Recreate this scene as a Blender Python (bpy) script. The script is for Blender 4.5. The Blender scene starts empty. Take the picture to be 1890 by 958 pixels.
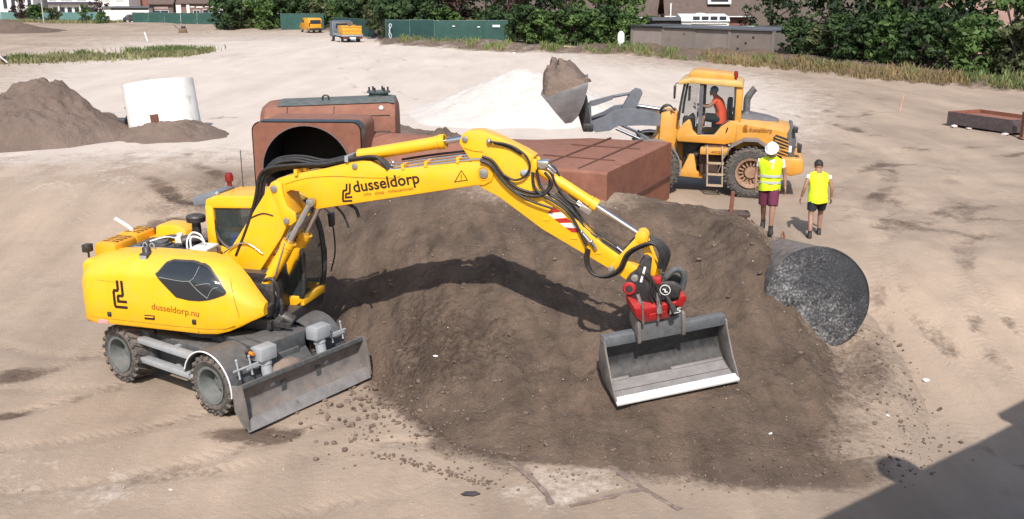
import bpy, bmesh, math, random
import numpy as np
from mathutils import Matrix, Vector
random.seed(7)
R = math.radians
scene = bpy.context.scene
# ------------------------------------------------------------------ camera, sky, sun, exposure
SUN_EL, SUN_AZ = 46.0, 1.0          # light travels towards +Y (away from the camera), turned by SUN_AZ
cd = bpy.data.cameras.new('camera'); cam = bpy.data.objects.new('camera', cd)
scene.collection.objects.link(cam)
cam.location = (0, 0, 5.4); cam.rotation_euler = (R(90 - 15.4946), 0, 0)
cd.sensor_width = 36; cd.lens = 34.2857; cd.clip_start = .1; cd.clip_end = 3000
scene.camera = cam
world = bpy.data.worlds.new('World'); scene.world = world; world.use_nodes = True
wn = world.node_tree
sky = wn.nodes.new('ShaderNodeTexSky'); sky.sky_type = 'NISHITA'; sky.sun_disc = False
sky.sun_elevation = R(SUN_EL); sky.sun_rotation = R(180 + SUN_AZ); sky.air_density = 1.2; sky.dust_density = 2.0
wn.links.new(sky.outputs[0], wn.nodes['Background'].inputs[0]); wn.nodes['Background'].inputs[1].default_value = .125
sl = bpy.data.lights.new('sun', 'SUN'); so = bpy.data.objects.new('sun', sl); scene.collection.objects.link(so)
sl.energy = 4.05; sl.angle = R(.55); sl.color = (1, .955, .90)
so.rotation_euler = (R(90 - SUN_EL), 0, R(-SUN_AZ)); so.location = (0, -40, 60)
vs = scene.view_settings; vs.view_transform = 'Standard'; vs.look = 'None'; vs.exposure = .33; vs.gamma = 1; vs.use_curve_mapping = False
scene.cycles.max_bounces = 5; scene.cycles.transparent_max_bounces = 10; scene.cycles.caustics_reflective = scene.cycles.caustics_refractive = False
COL = scene.collection
# ------------------------------------------------------------------ materials
def nd(nt, t, **kw):
    n = nt.nodes.new(t)
    for k, v in kw.items(): setattr(n, k, v)
    return n
MATS = {}
def mat(name, col, rough=.6, metal=0., var=.12, scale=4., dust=0., dcol=(.34,.27,.22), bump=0., bscale=60., spec=.5, alpha=1., emis=None, spots=None, coat=0.):
    """plain procedural surface: base colour broken by noise, optional dust on top of up-facing faces, optional fine bump"""
    if name in MATS: return MATS[name]
    m = bpy.data.materials.new(name); m.use_nodes = True; nt = m.node_tree; L = nt.links
    b = nt.nodes['Principled BSDF']; tc = nd(nt, 'ShaderNodeTexCoord')
    n1 = nd(nt, 'ShaderNodeTexNoise'); n1.inputs['Scale'].default_value = scale; n1.inputs['Detail'].default_value = 6; n1.inputs['Roughness'].default_value = .65
    L.new(tc.outputs['Object'], n1.inputs['Vector'])
    cr = nd(nt, 'ShaderNodeValToRGB'); cr.color_ramp.elements[0].position = .3; cr.color_ramp.elements[1].position = .7
    cr.color_ramp.elements[0].color = (*[max(0, c*(1-var)) for c in col], 1); cr.color_ramp.elements[1].color = (*[min(1, c*(1+var)) for c in col], 1)
    L.new(n1.outputs[0], cr.inputs[0]); out = cr.outputs[0]
    if spots:
        sc, thr, soft, scol = spots
        n3 = nd(nt, 'ShaderNodeTexNoise'); n3.inputs['Scale'].default_value = sc; n3.inputs['Detail'].default_value = 8; n3.inputs['Roughness'].default_value = .7
        L.new(tc.outputs['Object'], n3.inputs['Vector'])
        mr = nd(nt, 'ShaderNodeMapRange'); mr.inputs[1].default_value = thr; mr.inputs[2].default_value = thr + soft
        L.new(n3.outputs[0], mr.inputs[0]); mx = nd(nt, 'ShaderNodeMixRGB'); L.new(mr.outputs[0], mx.inputs[0]); L.new(out, mx.inputs[1]); mx.inputs[2].default_value = (*scol, 1); out = mx.outputs[0]
    if dust:
        g = nd(nt, 'ShaderNodeNewGeometry'); sp = nd(nt, 'ShaderNodeSeparateXYZ'); L.new(g.outputs['Normal'], sp.inputs[0])
        n2 = nd(nt, 'ShaderNodeTexNoise'); n2.inputs['Scale'].default_value = scale*2.3; n2.inputs['Detail'].default_value = 5; L.new(tc.outputs['Object'], n2.inputs['Vector'])
        ad = nd(nt, 'ShaderNodeMath', operation='MULTIPLY_ADD'); ad.inputs[1].default_value = .35; ad.inputs[2].default_value = -.15; L.new(sp.outputs[2], ad.inputs[0])
        a2 = nd(nt, 'ShaderNodeMath', operation='ADD'); L.new(ad.outputs[0], a2.inputs[0]); L.new(n2.outputs[0], a2.inputs[1])
        mr2 = nd(nt, 'ShaderNodeMapRange'); mr2.inputs[1].default_value = .3; mr2.inputs[2].default_value = .85; mr2.inputs[4].default_value = dust; L.new(a2.outputs[0], mr2.inputs[0])
        mx2 = nd(nt, 'ShaderNodeMixRGB'); L.new(mr2.outputs[0], mx2.inputs[0]); L.new(out, mx2.inputs[1]); mx2.inputs[2].default_value = (*dcol, 1); out = mx2.outputs[0]
        mr3 = nd(nt, 'ShaderNodeMapRange'); mr3.inputs[3].default_value = rough; mr3.inputs[4].default_value = min(1, rough+.45); L.new(mr2.outputs[0], mr3.inputs[0]); L.new(mr3.outputs[0], b.inputs['Roughness'])
    else: b.inputs['Roughness'].default_value = rough
    L.new(out, b.inputs['Base Color']); b.inputs['Metallic'].default_value = metal; b.inputs['Specular IOR Level'].default_value = spec
    b.inputs['Coat Weight'].default_value = coat; b.inputs['Coat Roughness'].default_value = .12
    if bump:
        nb = nd(nt, 'ShaderNodeTexNoise'); nb.inputs['Scale'].default_value = bscale; nb.inputs['Detail'].default_value = 4; L.new(tc.outputs['Object'], nb.inputs['Vector'])
        bp = nd(nt, 'ShaderNodeBump'); bp.inputs['Strength'].default_value = bump; bp.inputs['Distance'].default_value = .02; L.new(nb.outputs[0], bp.inputs['Height']); L.new(bp.outputs[0], b.inputs['Normal'])
    if alpha < 1: b.inputs['Alpha'].default_value = alpha
    if emis: b.inputs['Emission Color'].default_value = (*emis[0], 1); b.inputs['Emission Strength'].default_value = emis[1]
    MATS[name] = m; return m
YEL = mat('excavator_paint', (.85,.435,.008), .42, var=.06, scale=2, dust=.24, dcol=(.50,.36,.20), coat=.15, spots=(9,.665,.10,(.50,.29,.05)))
ORA = mat('loader_paint', (.58,.27,.035), .5, var=.14, scale=3, dust=.38, dcol=(.42,.31,.22))
GRY = mat('chassis_grey', (.062,.07,.075), .5, var=.2, scale=5, dust=.35, dcol=(.26,.21,.18))
LGR = mat('light_grey_paint', (.30,.32,.34), .5, var=.15, scale=5, dust=.25)
DRK = mat('dark_metal', (.022,.022,.024), .45, var=.3, scale=8, dust=.2)
BLK = mat('black_rubber_hose', (.014,.014,.016), .5, var=.3, scale=10, dust=.12)
TYR = mat('tyre_rubber', (.06,.055,.051), .85, var=.3, scale=9, dust=.85, dcol=(.24,.195,.165), bump=.3, bscale=40)
RIM = mat('rim_grey', (.12,.135,.135), .55, var=.2, scale=8, dust=.4, dcol=(.26,.22,.18))
CHR = mat('chrome_steel', (.72,.72,.74), .18, 1., var=.05, dust=.08)
STL = mat('worn_steel', (.19,.175,.165), .6, .3, var=.35, scale=4, dust=.75, dcol=(.27,.215,.18), spots=(9,.58,.14,(.12,.07,.05)))
SCR = mat('scraped_steel', (.38,.36,.355), .42, .5, var=.22, scale=6, dust=.3, dcol=(.34,.30,.27), spots=(7,.62,.12,(.14,.11,.10)))
CUT = mat('bright_cutting_edge', (.80,.80,.80), .45, .1, var=.08, scale=6, spots=(11,.66,.06,(.12,.09,.08)))
PLA = mat('loader_plastic', (.095,.093,.10), .55, var=.2, scale=4, dust=.45, dcol=(.25,.22,.21))
ARM = mat('loader_arm_grey', (.115,.125,.15), .6, var=.18, scale=4, dust=.35, dcol=(.26,.23,.21))
RED = mat('red_casting', (.38,.014,.016), .4, var=.15, scale=8, dust=.12)
WHT = mat('white_paint', (.78,.78,.78), .5, var=.06, scale=5, dust=.12)
PRT = mat('dark_lettering', (.022,.010,.006), .5, var=.1)
BRN = mat('brown_lettering', (.26,.085,.005), .5, var=.1)
GLS = mat('tinted_glass', (.022,.026,.030), .06, var=.1, spec=.8)
CGL = mat('cab_glass', (.05,.07,.07), .03, var=.02, alpha=.34, spec=.9)
ORL = mat('orange_lens', (.75,.22,.02), .25, var=.1)
RDL = mat('red_lens', (.20,.012,.010), .25, var=.1)
PRS = mat('polished_pin', (.42,.41,.40), .35, .8, var=.2, scale=20)
RUS = mat('rusty_steel_plate', (.205,.077,.046), .72, .0, var=.22, scale=2.2, dust=.38, dcol=(.32,.18,.13), bump=.25, bscale=25, spots=(1.7,.56,.25,(.130,.048,.032)))
RUD = mat('dark_rust', (.062,.034,.027), .8, var=.3, scale=4, dust=.2)
# ------------------------------------------------------------------ mesh helpers
def basis(d):
    d = Vector(d).normalized(); a = Vector((0,0,1)) if abs(d.z) < .9 else Vector((1,0,0))
    u = d.cross(a).normalized(); return u, u.cross(d)
class MB:
    def __init__(s): s.v = []; s.f = []
    def add(s, vs, fs):
        n = len(s.v); s.v += [tuple(p) for p in vs]; s.f += [tuple(i+n for i in q) for q in fs]; return s
    def box(s, x0, x1, y0, y1, z0, z1, M=None):
        p = [Vector((x,y,z)) for z in (z0,z1) for x,y in ((x0,y0),(x1,y0),(x1,y1),(x0,y1))]
        if M: p = [M @ q for q in p]
        return s.add(p, [(3,2,1,0),(4,5,6,7),(0,1,5,4),(1,2,6,5),(2,3,7,6),(3,0,4,7)])
    def prism(s, poly, a, b, ax='y'):
        """polygon of (u,w) pairs extruded along an axis; ax 'y': u=x, w=z; 'z': u=x, w=y; 'x': u=y, w=z"""
        n = len(poly)
        mk = {'y': lambda u,w,t: (u,t,w), 'z': lambda u,w,t: (u,w,t), 'x': lambda u,w,t: (t,u,w)}[ax]
        vs = [mk(u,w,a) for u,w in poly] + [mk(u,w,b) for u,w in poly]
        fs = [tuple(range(n)), tuple(range(2*n-1, n-1, -1))] + [(i, i+n, (i+1)%n+n, (i+1)%n) for i in range(n)]
        return s.add(vs, fs)
    def cyl(s, p, q, r, r2=None, n=16, caps=True):
        p, q = Vector(p), Vector(q); r2 = r if r2 is None else r2; u, w = basis(q-p); vs = []
        for c, rr in ((p,r),(q,r2)):
            vs += [c + (u*math.cos(2*math.pi*i/n) + w*math.sin(2*math.pi*i/n))*rr for i in range(n)]
        fs = [(i,(i+1)%n,(i+1)%n+n,i+n) for i in range(n)]
        if caps: fs += [tuple(range(n-1,-1,-1)), tuple(range(n,2*n))]
        return s.add(vs, fs)
    def tube(s, pts, r, n=8, sub=5, caps=True):
        P = smooth(pts, sub); rr = r if callable(r) else (lambda t: r); m = len(P); vs = []; fs = []; u = None
        for i, p in enumerate(P):
            d = (P[min(i+1,m-1)] - P[max(i-1,0)]).normalized()
            if u is None: u, w = basis(d)
            else: u = (u - d*u.dot(d)).normalized(); w = u.cross(d)
            k = rr(i/(m-1)); vs += [p + (u*math.cos(2*math.pi*j/n) + w*math.sin(2*math.pi*j/n))*k for j in range(n)]
        for i in range(m-1):
            for j in range(n): fs.append((i*n+j, i*n+(j+1)%n, (i+1)*n+(j+1)%n, (i+1)*n+j))
        if caps: fs += [tuple(range(n-1,-1,-1)), tuple(range((m-1)*n, m*n))]
        return s.add(vs, fs)
    def lathe(s, prof, c=(0,0,0), d=(0,1,0), n=32, a0=0., a1=360.):
        """profile of (radius, offset along axis d)"""
        d = Vector(d).normalized(); u, w = basis(d); c = Vector(c); full = abs(a1-a0) >= 359.9; k = n if full else n+1; vs = []; fs = []; m = len(prof)
        for i in range(k):
            a = R(a0 + (a1-a0)*i/n); e = u*math.cos(a) + w*math.sin(a)
            vs += [c + e*r + d*h for r, h in prof]
        for i in range(n):
            j = (i+1) % k
            for q in range(m-1): fs.append((i*m+q, j*m+q, j*m+q+1, i*m+q+1))
        return s.add(vs, fs)
    def loft(s, rings, caps=True, closed=True):
        n = len(rings[0]); m = len(rings); fs = []
        for i in range(m-1):
            for j in range(n if closed else n-1): fs.append((i*n+j, i*n+(j+1)%n, (i+1)*n+(j+1)%n, (i+1)*n+j))
        if caps and closed: fs += [tuple(range(n-1,-1,-1)), tuple(range((m-1)*n, m*n))]
        return s.add([p for r in rings for p in r], fs)
    def ball(s, c, r, n=12, m=8, sq=(1,1,1)):
        c = Vector(c); rings = []
        for i in range(m+1):
            t = math.pi*i/m; rr = max(math.sin(t), .02)
            rings.append([c + Vector((r*sq[0]*rr*math.cos(2*math.pi*j/n), r*sq[1]*rr*math.sin(2*math.pi*j/n), -r*sq[2]*math.cos(t))) for j in range(n)])
        return s.loft(rings)
    def strip(s, pts, w, off=0., ax='y'):
        """flat mitred band along a polyline in the (u,w) plane at depth off"""
        n = len(pts); L_ = []; R_ = []
        for i, p in enumerate(pts):
            a = Vector(pts[max(i-1,0)]); b = Vector(p); c = Vector(pts[min(i+1,n-1)])
            d1 = (b-a).normalized() if i else (c-b).normalized(); d2 = (c-b).normalized() if i < n-1 else d1
            n1 = Vector((-d1.y, d1.x)); n2 = Vector((-d2.y, d2.x)); mm = (n1+n2).normalized(); k = w/2/max(.3, mm.dot(n1))
            L_.append(b+mm*k); R_.append(b-mm*k)
        mk = (lambda q: (q.x, off, q.y)) if ax == 'y' else (lambda q: (off, q.x, q.y)) if ax == 'x' else (lambda q: (q.x, q.y, off))
        return s.add([mk(q) for q in L_] + [mk(q) for q in R_], [(i, i+1, i+1+n, i+n) for i in range(n-1)])
    def mesh(s, name, M=None, bevel=0., seg=2, smooth_a=35., recalc=True):
        me = bpy.data.meshes.new(name)
        v = [M @ Vector(p) for p in s.v] if M else s.v
        me.from_pydata(v, [], s.f)
        if recalc or bevel:
            bm = bmesh.new(); bm.from_mesh(me)
            if bevel:
                bmesh.ops.remove_doubles(bm, verts=bm.verts, dist=1e-5)
                es = [e for e in bm.edges if len(e.link_faces) == 2 and e.calc_face_angle(0) > R(28)]
                bmesh.ops.bevel(bm, geom=es, offset=bevel, segments=seg, affect='EDGES', profile=.5, clamp_overlap=True)
            if recalc: bmesh.ops.recalc_face_normals(bm, faces=bm.faces)
            bm.to_mesh(me); bm.free()
        if smooth_a:
            me.polygons.foreach_set('use_smooth', [True]*len(me.polygons)); me.set_sharp_from_angle(angle=R(smooth_a))
        return me
    def build(s, name, m, parent=None, M=None, **kw):
        me = s.mesh(name, M, **kw); me.materials.append(m); return link(name, me, parent)
def link(name, data, parent=None):
    o = bpy.data.objects.new(name, data); COL.objects.link(o)
    if parent: o.parent = parent
    return o
def smooth(pts, sub):
    P = [Vector(p) for p in pts]
    if sub <= 1 or len(P) < 3: return P
    out = []
    for i in range(len(P)-1):
        a, b, c, d = P[max(i-1,0)], P[i], P[i+1], P[min(i+2,len(P)-1)]
        for k in range(sub):
            t = k/sub; out.append(.5*((2*b) + (c-a)*t + (2*a-5*b+4*c-d)*t*t + (3*b-a-3*c+d)*t**3))
    return out + [P[-1]]
def tag(o, label, cat, group=None, kind=None):
    if label: o['label'] = label
    if cat: o['category'] = cat
    if group: o['group'] = group
    if kind: o['kind'] = kind
    return o
def thing(name, label, cat, loc=(0,0,0), rz=0., group=None):
    o = link(name, None); o.location = loc; o.rotation_euler = (0,0,rz); return tag(o, label, cat, group)
def dup(o, parent=None):
    c = o.copy(); COL.objects.link(c)
    if parent: c.parent = parent
    for ch in list(o.children): dup(ch, c)
    return c
def RZ(a, loc=(0,0,0)): return Matrix.Translation(loc) @ Matrix.Rotation(a, 4, 'Z')
def lettering(name, txt, size, m, parent, M, bold=0., width=None):
    """flat printed lettering: text outline turned into a mesh; M maps its x,y plane to the surface"""
    cu = bpy.data.curves.new(name, 'FONT'); cu.body = txt; cu.size = size; cu.offset = bold; cu.resolution_u = 3
    t = bpy.data.objects.new(name, cu); COL.objects.link(t); bpy.context.view_layer.update()
    me = bpy.data.meshes.new_from_object(t.evaluated_get(bpy.context.evaluated_depsgraph_get())); bpy.data.objects.remove(t); bpy.data.curves.remove(cu)
    xs = [v.co.x for v in me.vertices]; k = width/(max(xs)-min(xs)) if width else 1
    for v in me.vertices: v.co = M @ Vector((v.co.x*k, v.co.y, 0))
    me.materials.clear(); me.materials.append(m); return link(name, me, parent)
def plane_m(o, x, y):
    """matrix whose x axis is x, y axis is y, at o"""
    x = Vector(x).normalized(); y = Vector(y); y = (y - x*y.dot(x)).normalized(); z = x.cross(y)
    return Matrix(((x.x,y.x,z.x,o[0]),(x.y,y.y,z.y,o[1]),(x.z,y.z,z.z,o[2]),(0,0,0,1)))
# value noise for terrain
_rs = np.random.RandomState(5); _T = _rs.rand(256,256)
def vnoise(x, y):
    xi = np.floor(x).astype(int); yi = np.floor(y).astype(int); fx = x-xi; fy = y-yi
    fx = fx*fx*(3-2*fx); fy = fy*fy*(3-2*fy); a = lambda i,j: _T[(xi+i) & 255, (yi+j) & 255]
    return (a(0,0)*(1-fx)+a(1,0)*fx)*(1-fy) + (a(0,1)*(1-fx)+a(1,1)*fx)*fy - .5
def fbm(x, y, o=4, g=.5):
    s = 0; k = 1.
    for i in range(o): s = s + vnoise(x*2**i + 17.3*i, y*2**i + 5.1*i)*k; k *= g
    return s
# ------------------------------------------------------------------ terrain
def sst(a, b, x):
    t = np.clip((x-a)/(b-a+1e-9), 0, 1); return t*t*(3-2*t)
PIT = -1.5
TX=[-30,-9,-6,-4.2,-3.2,-2.6,-2.0,-1.4,-.8,0,2,4.6,5.6,6.4,7.0,7.6,8.4,30]
TY=[24,21.5,20.3,18.9,17.6,16.7,15.6,14.6,13.85,13.45,13.2,13.15,13.35,13.9,14.8,16.2,18,20]
CX=[-30,-9,-7.5,-5.5,-3,-1,1,3,4.5,5.5,6.3,7,7.6,30]
CY=[30,26,24.5,23,22.4,22.0,21.9,21.6,21.2,20.5,19.3,18.0,17.2,21]
CZ=[-1.2,-1.1,-.45,.45,1.0,1.18,1.12,.88,.62,.40,.02,-.7,-1.2,0]
BX=[-400,-90,-46,-40,-26,-20,-15,-12.7,0,9.4,15.6,19.3,22.9,27.6,45,400]
BY=[190,185,165,136,133,124,110,96.5,88,84.3,74.4,66,59.3,53,38,30]
def base(x, y):
    ys = np.interp(x,[-40,-12,-6,-2,4,6,8,14,40],[17,19,20,19,16,15,13.6,12.5,10])
    ye = np.interp(x,[-40,-12,-6,-2,4,6,8,14,40],[30,31,31,26,21,20.5,20.5,21,20])
    b = -1.5 + 1.5*sst(0,1,(y-ys)/(ye-ys))
    d = y - np.interp(x,BX,BY)
    return b + .45*sst(0,3,d)*sst(-60,-20,x)
def heap(x, y):
    yt = np.interp(x,TX,TY); yc = np.interp(x,CX,CY); zc = np.interp(x,CX,CZ); t = (y-yt)/(yc-yt)
    front = -1.56 + (zc+1.56)*np.where(t<0, t, np.minimum(1.12*t-.12*t**3, 1.02))
    h = np.where(t>1, zc-(y-yc)*.55, front)
    return h + .62*np.exp(-((x-4.75)/.74)**2-((y-18.6)/1.8)**2) - .42*np.exp(-((x-5.95)/.55)**2-((y-16.7)/.8)**2)
def smax(a, b, k=.18):
    h = np.clip(.5+.5*(a-b)/k,0,1); return b*(1-h)+a*h+k*h*(1-h)
def ground_z(x, y):
    near = 1/(1+np.hypot(x, y-15)/30)
    n = fbm(x*.35, y*.35, 3)*.07 + fbm(x*1.7+9, y*1.7, 3)*.018 + fbm(x*5, y*5+3, 2)*.010*near
    d = y - np.interp(x,BX,BY)
    n = n + sst(-1,3,d)*fbm(x*.5, y*.5, 3)*.5*sst(-60,-20,x)
    far = sst(40,70,y)*sst(10,-10,x)
    n = n + far*np.maximum(0, fbm(x*.10+3, y*.05, 3))*.5     # low swells of the cleared field
    rough_r = sst(6,9,x)*sst(13,17,y)*sst(60,30,y)
    n = n + rough_r*(fbm(x*2.3+40, y*1.4, 4)*.08 + fbm(x*.7+4, y*.5, 3)*.10)
    # a hollow the machine's front wheel has pressed
    n = n - .05*np.exp(-((x+4.15)**2+(y-14.75)**2)/.25)
    return base(x,y) + n
def heap_z(x, y):
    b = ground_z(x,y); h = heap(x,y)
    env = sst(0,.5,h-b)
    # rills down the face, lumps, clods
    n = fbm(x*1.1+y*.25, y*.45, 4)*.20*env + fbm(x*3.2+y*.6, y*1.0, 3)*.11*env + fbm(x*8, y*6, 3)*.075*env + np.maximum(0,fbm(x*13, y*13, 2)-.16)*.17*(.3+.7*env)
    n = n*(1-.6*sst(19.5,21.5,y)); crack = np.abs(fbm(x*1.7+50, y*1.7, 3)); n = n - .07*np.exp(-(crack/.03)**2)*env*sst(4,5,x)
    z = smax(h+n, b)
    z = np.where(h-b < .1, np.minimum(z, b + (h+n-b)*1.0 + .02), z)
    # pressed flat under the bucket
    w_ = (x-1.70)*.958+(y-14.44)*.269; a_ = -(x-1.70)*.31+(y-14.44)*.95; f = sst(-.35,-.08,w_)*sst(2.48,2.2,w_)*sst(-.35,-.06,a_)*sst(1.2,.95,a_)
    return z*(1-f) + np.minimum(z, -1.12+.09*w_+.33*a_)*f
def sheet(name, xs, ys, fz, keep=None):
    X, Y = np.meshgrid(xs, ys); Z = fz(X, Y); nx, ny = len(xs), len(ys)
    idx = np.arange(nx*ny).reshape(ny, nx); q = np.stack([idx[:-1,:-1], idx[:-1,1:], idx[1:,1:], idx[1:,:-1]], -1).reshape(-1,4)
    V = np.stack([X, Y, Z], -1).reshape(-1,3)
    if keep is not None:
        kv = keep(X, Y, Z).reshape(-1); q = q[kv[q].any(1)]; used = np.unique(q); mp = -np.ones(len(V), int); mp[used] = np.arange(len(used)); V = V[used]; q = mp[q]
    me = bpy.data.meshes.new(name); me.vertices.add(len(V)); me.vertices.foreach_set('co', V.astype(np.float32).ravel())
    me.loops.add(len(q)*4); me.loops.foreach_set('vertex_index', q.ravel().astype(np.int32)); me.polygons.add(len(q))
    me.polygons.foreach_set('loop_start', np.arange(0, len(q)*4, 4, dtype=np.int32)); me.polygons.foreach_set('use_smooth', [True]*len(q)); me.update(calc_edges=True)
    return me, V
def paint(me, a, name='soil'):
    at = me.color_attributes.new(name, 'FLOAT_COLOR', 'POINT'); c = np.ones((len(a),4), np.float32); c[:,:3] = a; at.data.foreach_set('color', c.ravel())
def grow(a, b, s0, k):
    out = [a]; s = s0
    while out[-1] < b: out.append(out[-1]+s); s *= k
    return out
def soil_material(name, sand, pale, dark, damp, bump=.5, dist=.09):
    """R of the colour attribute: dark heap soil, G: pale sand, B: damp stains - where each kind of earth lies"""
    m = bpy.data.materials.new(name); m.use_nodes = True; nt = m.node_tree; L = nt.links; b = nt.nodes['Principled BSDF']
    at = nd(nt,'ShaderNodeAttribute'); at.attribute_name = 'soil'; sp = nd(nt,'ShaderNodeSeparateColor'); L.new(at.outputs['Color'], sp.inputs[0])
    g = nd(nt,'ShaderNodeNewGeometry')
    def noise(sc, det=6, rough=.6, stretch=None):
        n = nd(nt,'ShaderNodeTexNoise'); n.inputs['Scale'].default_value = sc; n.inputs['Detail'].default_value = det; n.inputs['Roughness'].default_value = rough
        if stretch:
            mp = nd(nt,'ShaderNodeMapping'); mp.inputs['Scale'].default_value = stretch[:3]; mp.inputs['Rotation'].default_value = (0,0,R(stretch[3])); L.new(g.outputs['Position'], mp.inputs[0]); L.new(mp.outputs[0], n.inputs['Vector'])
        else: L.new(g.outputs['Position'], n.inputs['Vector'])
        return n.outputs[0]
    def ramp(v, a, c, lo=0., hi=1.):
        r = nd(nt,'ShaderNodeMapRange'); r.inputs[1].default_value = a; r.inputs[2].default_value = c; r.inputs[3].default_value = lo; r.inputs[4].default_value = hi; L.new(v, r.inputs[0]); return r.outputs[0]
    def mix(f, a, c, mode='MIX'):
        x = nd(nt,'ShaderNodeMixRGB', blend_type=mode)
        for s, v in zip(x.inputs, (f, a, c)):
            if isinstance(v, tuple): s.default_value = (*v, 1)
            elif isinstance(v, (int,float)): s.default_value = v
            else: L.new(v, s)
        return x.outputs[0]
    def edge(ch, n, k=.9):
        a = nd(nt,'ShaderNodeMath', operation='MULTIPLY_ADD'); L.new(n, a.inputs[0]); a.inputs[1].default_value = k; a.inputs[2].default_value = -k/2
        a3 = nd(nt,'ShaderNodeMath', operation='MULTIPLY_ADD'); L.new(fine, a3.inputs[0]); a3.inputs[1].default_value = k*.8; L.new(a.outputs[0], a3.inputs[2]); s = nd(nt,'ShaderNodeMath', operation='ADD'); L.new(a3.outputs[0], s.inputs[0]); L.new(sp.outputs[ch], s.inputs[1]); return ramp(s.outputs[0], .3+k*.4, .62+k*.4)
    mid = noise(1.3,5,.65); fine = noise(9,4,.7); grit = noise(45,2,.7); tr = noise(.5,4,.62,(1,.22,1,12)); tr2 = noise(.16,4,.6,(.35,1,1,-8))
    c = mix(ramp(tr,.35,.68), tuple(x*.80 for x in sand), tuple(min(1,x*1.14) for x in sand))
    c = mix(ramp(tr2,.52,.62,0,.45), c, tuple(x*.70 for x in (sand[0],sand[1]*.98,sand[2]*.97)))
    c = mix(ramp(mid,.55,.75,0,.4), c, tuple(x*.62 for x in sand))
    c = mix(edge(1, mid, .8), c, mix(ramp(tr,.35,.7), pale, tuple(x*.84 for x in pale)))
    rill = noise(1.0,4,.6,(1.5,.30,.5,-6)); dk = mix(ramp(mid,.35,.7), tuple(x*.70 for x in dark), tuple(x*1.30 for x in dark)); dk = mix(ramp(rill,.50,.72,0,.55), dk, (dark[0]*1.75,dark[1]*1.68,dark[2]*1.6)); dk = mix(ramp(rill,.42,.30,0,.45), dk, damp); dk = mix(ramp(fine,.60,.78,0,.5), dk, tuple(min(1,x*1.9) for x in dark))
    c = mix(edge(0, mid, .75), c, dk)
    c = mix(edge(2, fine, .7), c, damp)
    c = mix(ramp(grit,.30,.70,.0,1), mix(1.,c,(.86,.86,.86),'MULTIPLY'), c)
    c = mix(ramp(grit,.70,.76,0,.55), c, tuple(min(1,x*1.25) for x in pale))
    L.new(c, b.inputs['Base Color']); b.inputs['Roughness'].default_value = .95; b.inputs['Specular IOR Level'].default_value = .12
    a1 = nd(nt,'ShaderNodeMath', operation='MULTIPLY_ADD'); L.new(fine, a1.inputs[0]); a1.inputs[1].default_value = 1.; L.new(mid, a1.inputs[2])
    a2 = nd(nt,'ShaderNodeMath', operation='MULTIPLY_ADD'); L.new(grit, a2.inputs[0]); a2.inputs[1].default_value = .35; L.new(a1.outputs[0], a2.inputs[2])
    tk = nd(nt,'ShaderNodeAttribute'); tk.attribute_name = 'track'; ts = nd(nt,'ShaderNodeSeparateColor'); L.new(tk.outputs['Color'], ts.inputs[0])
    def ma(op, a, c, d=None):
        q = nd(nt,'ShaderNodeMath', operation=op)
        for s_, v in zip(q.inputs, (a,c,d)):
            if v is None: continue
            if isinstance(v,(int,float)): s_.default_value = v
            else: L.new(v, s_)
        return q.outputs[0]
    ph = ma('MULTIPLY_ADD', ts.outputs[2], 26., ma('MULTIPLY', ts.outputs[1], 38.)); lug = ma('MULTIPLY', ramp(ma('SINE', ph, 0.), -.3, .5), ts.outputs[0])
    hsum = ma('MULTIPLY_ADD', lug, -.36, a2.outputs[0])
    bp = nd(nt,'ShaderNodeBump'); bp.inputs['Strength'].default_value = bump; bp.inputs['Distance'].default_value = dist; L.new(hsum, bp.inputs['Height']); L.new(bp.outputs[0], b.inputs['Normal'])
    return m
SAND=(.390,.301,.230); PALE=(.63,.54,.465); DARK=(.135,.098,.074); DAMP=(.064,.045,.034)
GROUND_M = soil_material('cleared_ground', SAND, PALE, DARK, DAMP, .45, .05)
HEAP_M = soil_material('heap_soil', SAND, PALE, DARK, DAMP, .8)
SOILP_M = soil_material('pile_soil', (.235,.175,.142), PALE, DARK, DAMP, .9)
WSAND_M = soil_material('white_sand', (.56,.49,.43), (.68,.62,.57), DARK, DAMP, .4)
def blob(x, y, cx, cy, rx, ry, rot=0.):
    c, s = math.cos(R(rot)), math.sin(R(rot)); dx, dy = x-cx, y-cy
    return np.exp(-(((dx*c+dy*s)/rx)**2 + ((-dx*s+dy*c)/ry)**2))
xs = [-v for v in grow(11, 700, .2, 1.065)][::-1][:-1] + list(np.arange(-11, 11, .11)) + grow(11, 700, .2, 1.065)
ys = [-60,-30,-15,-6,0,4,7,9,10] + list(np.arange(10.5, 25, .11)) + grow(25, 900, .14, 1.019)
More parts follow.
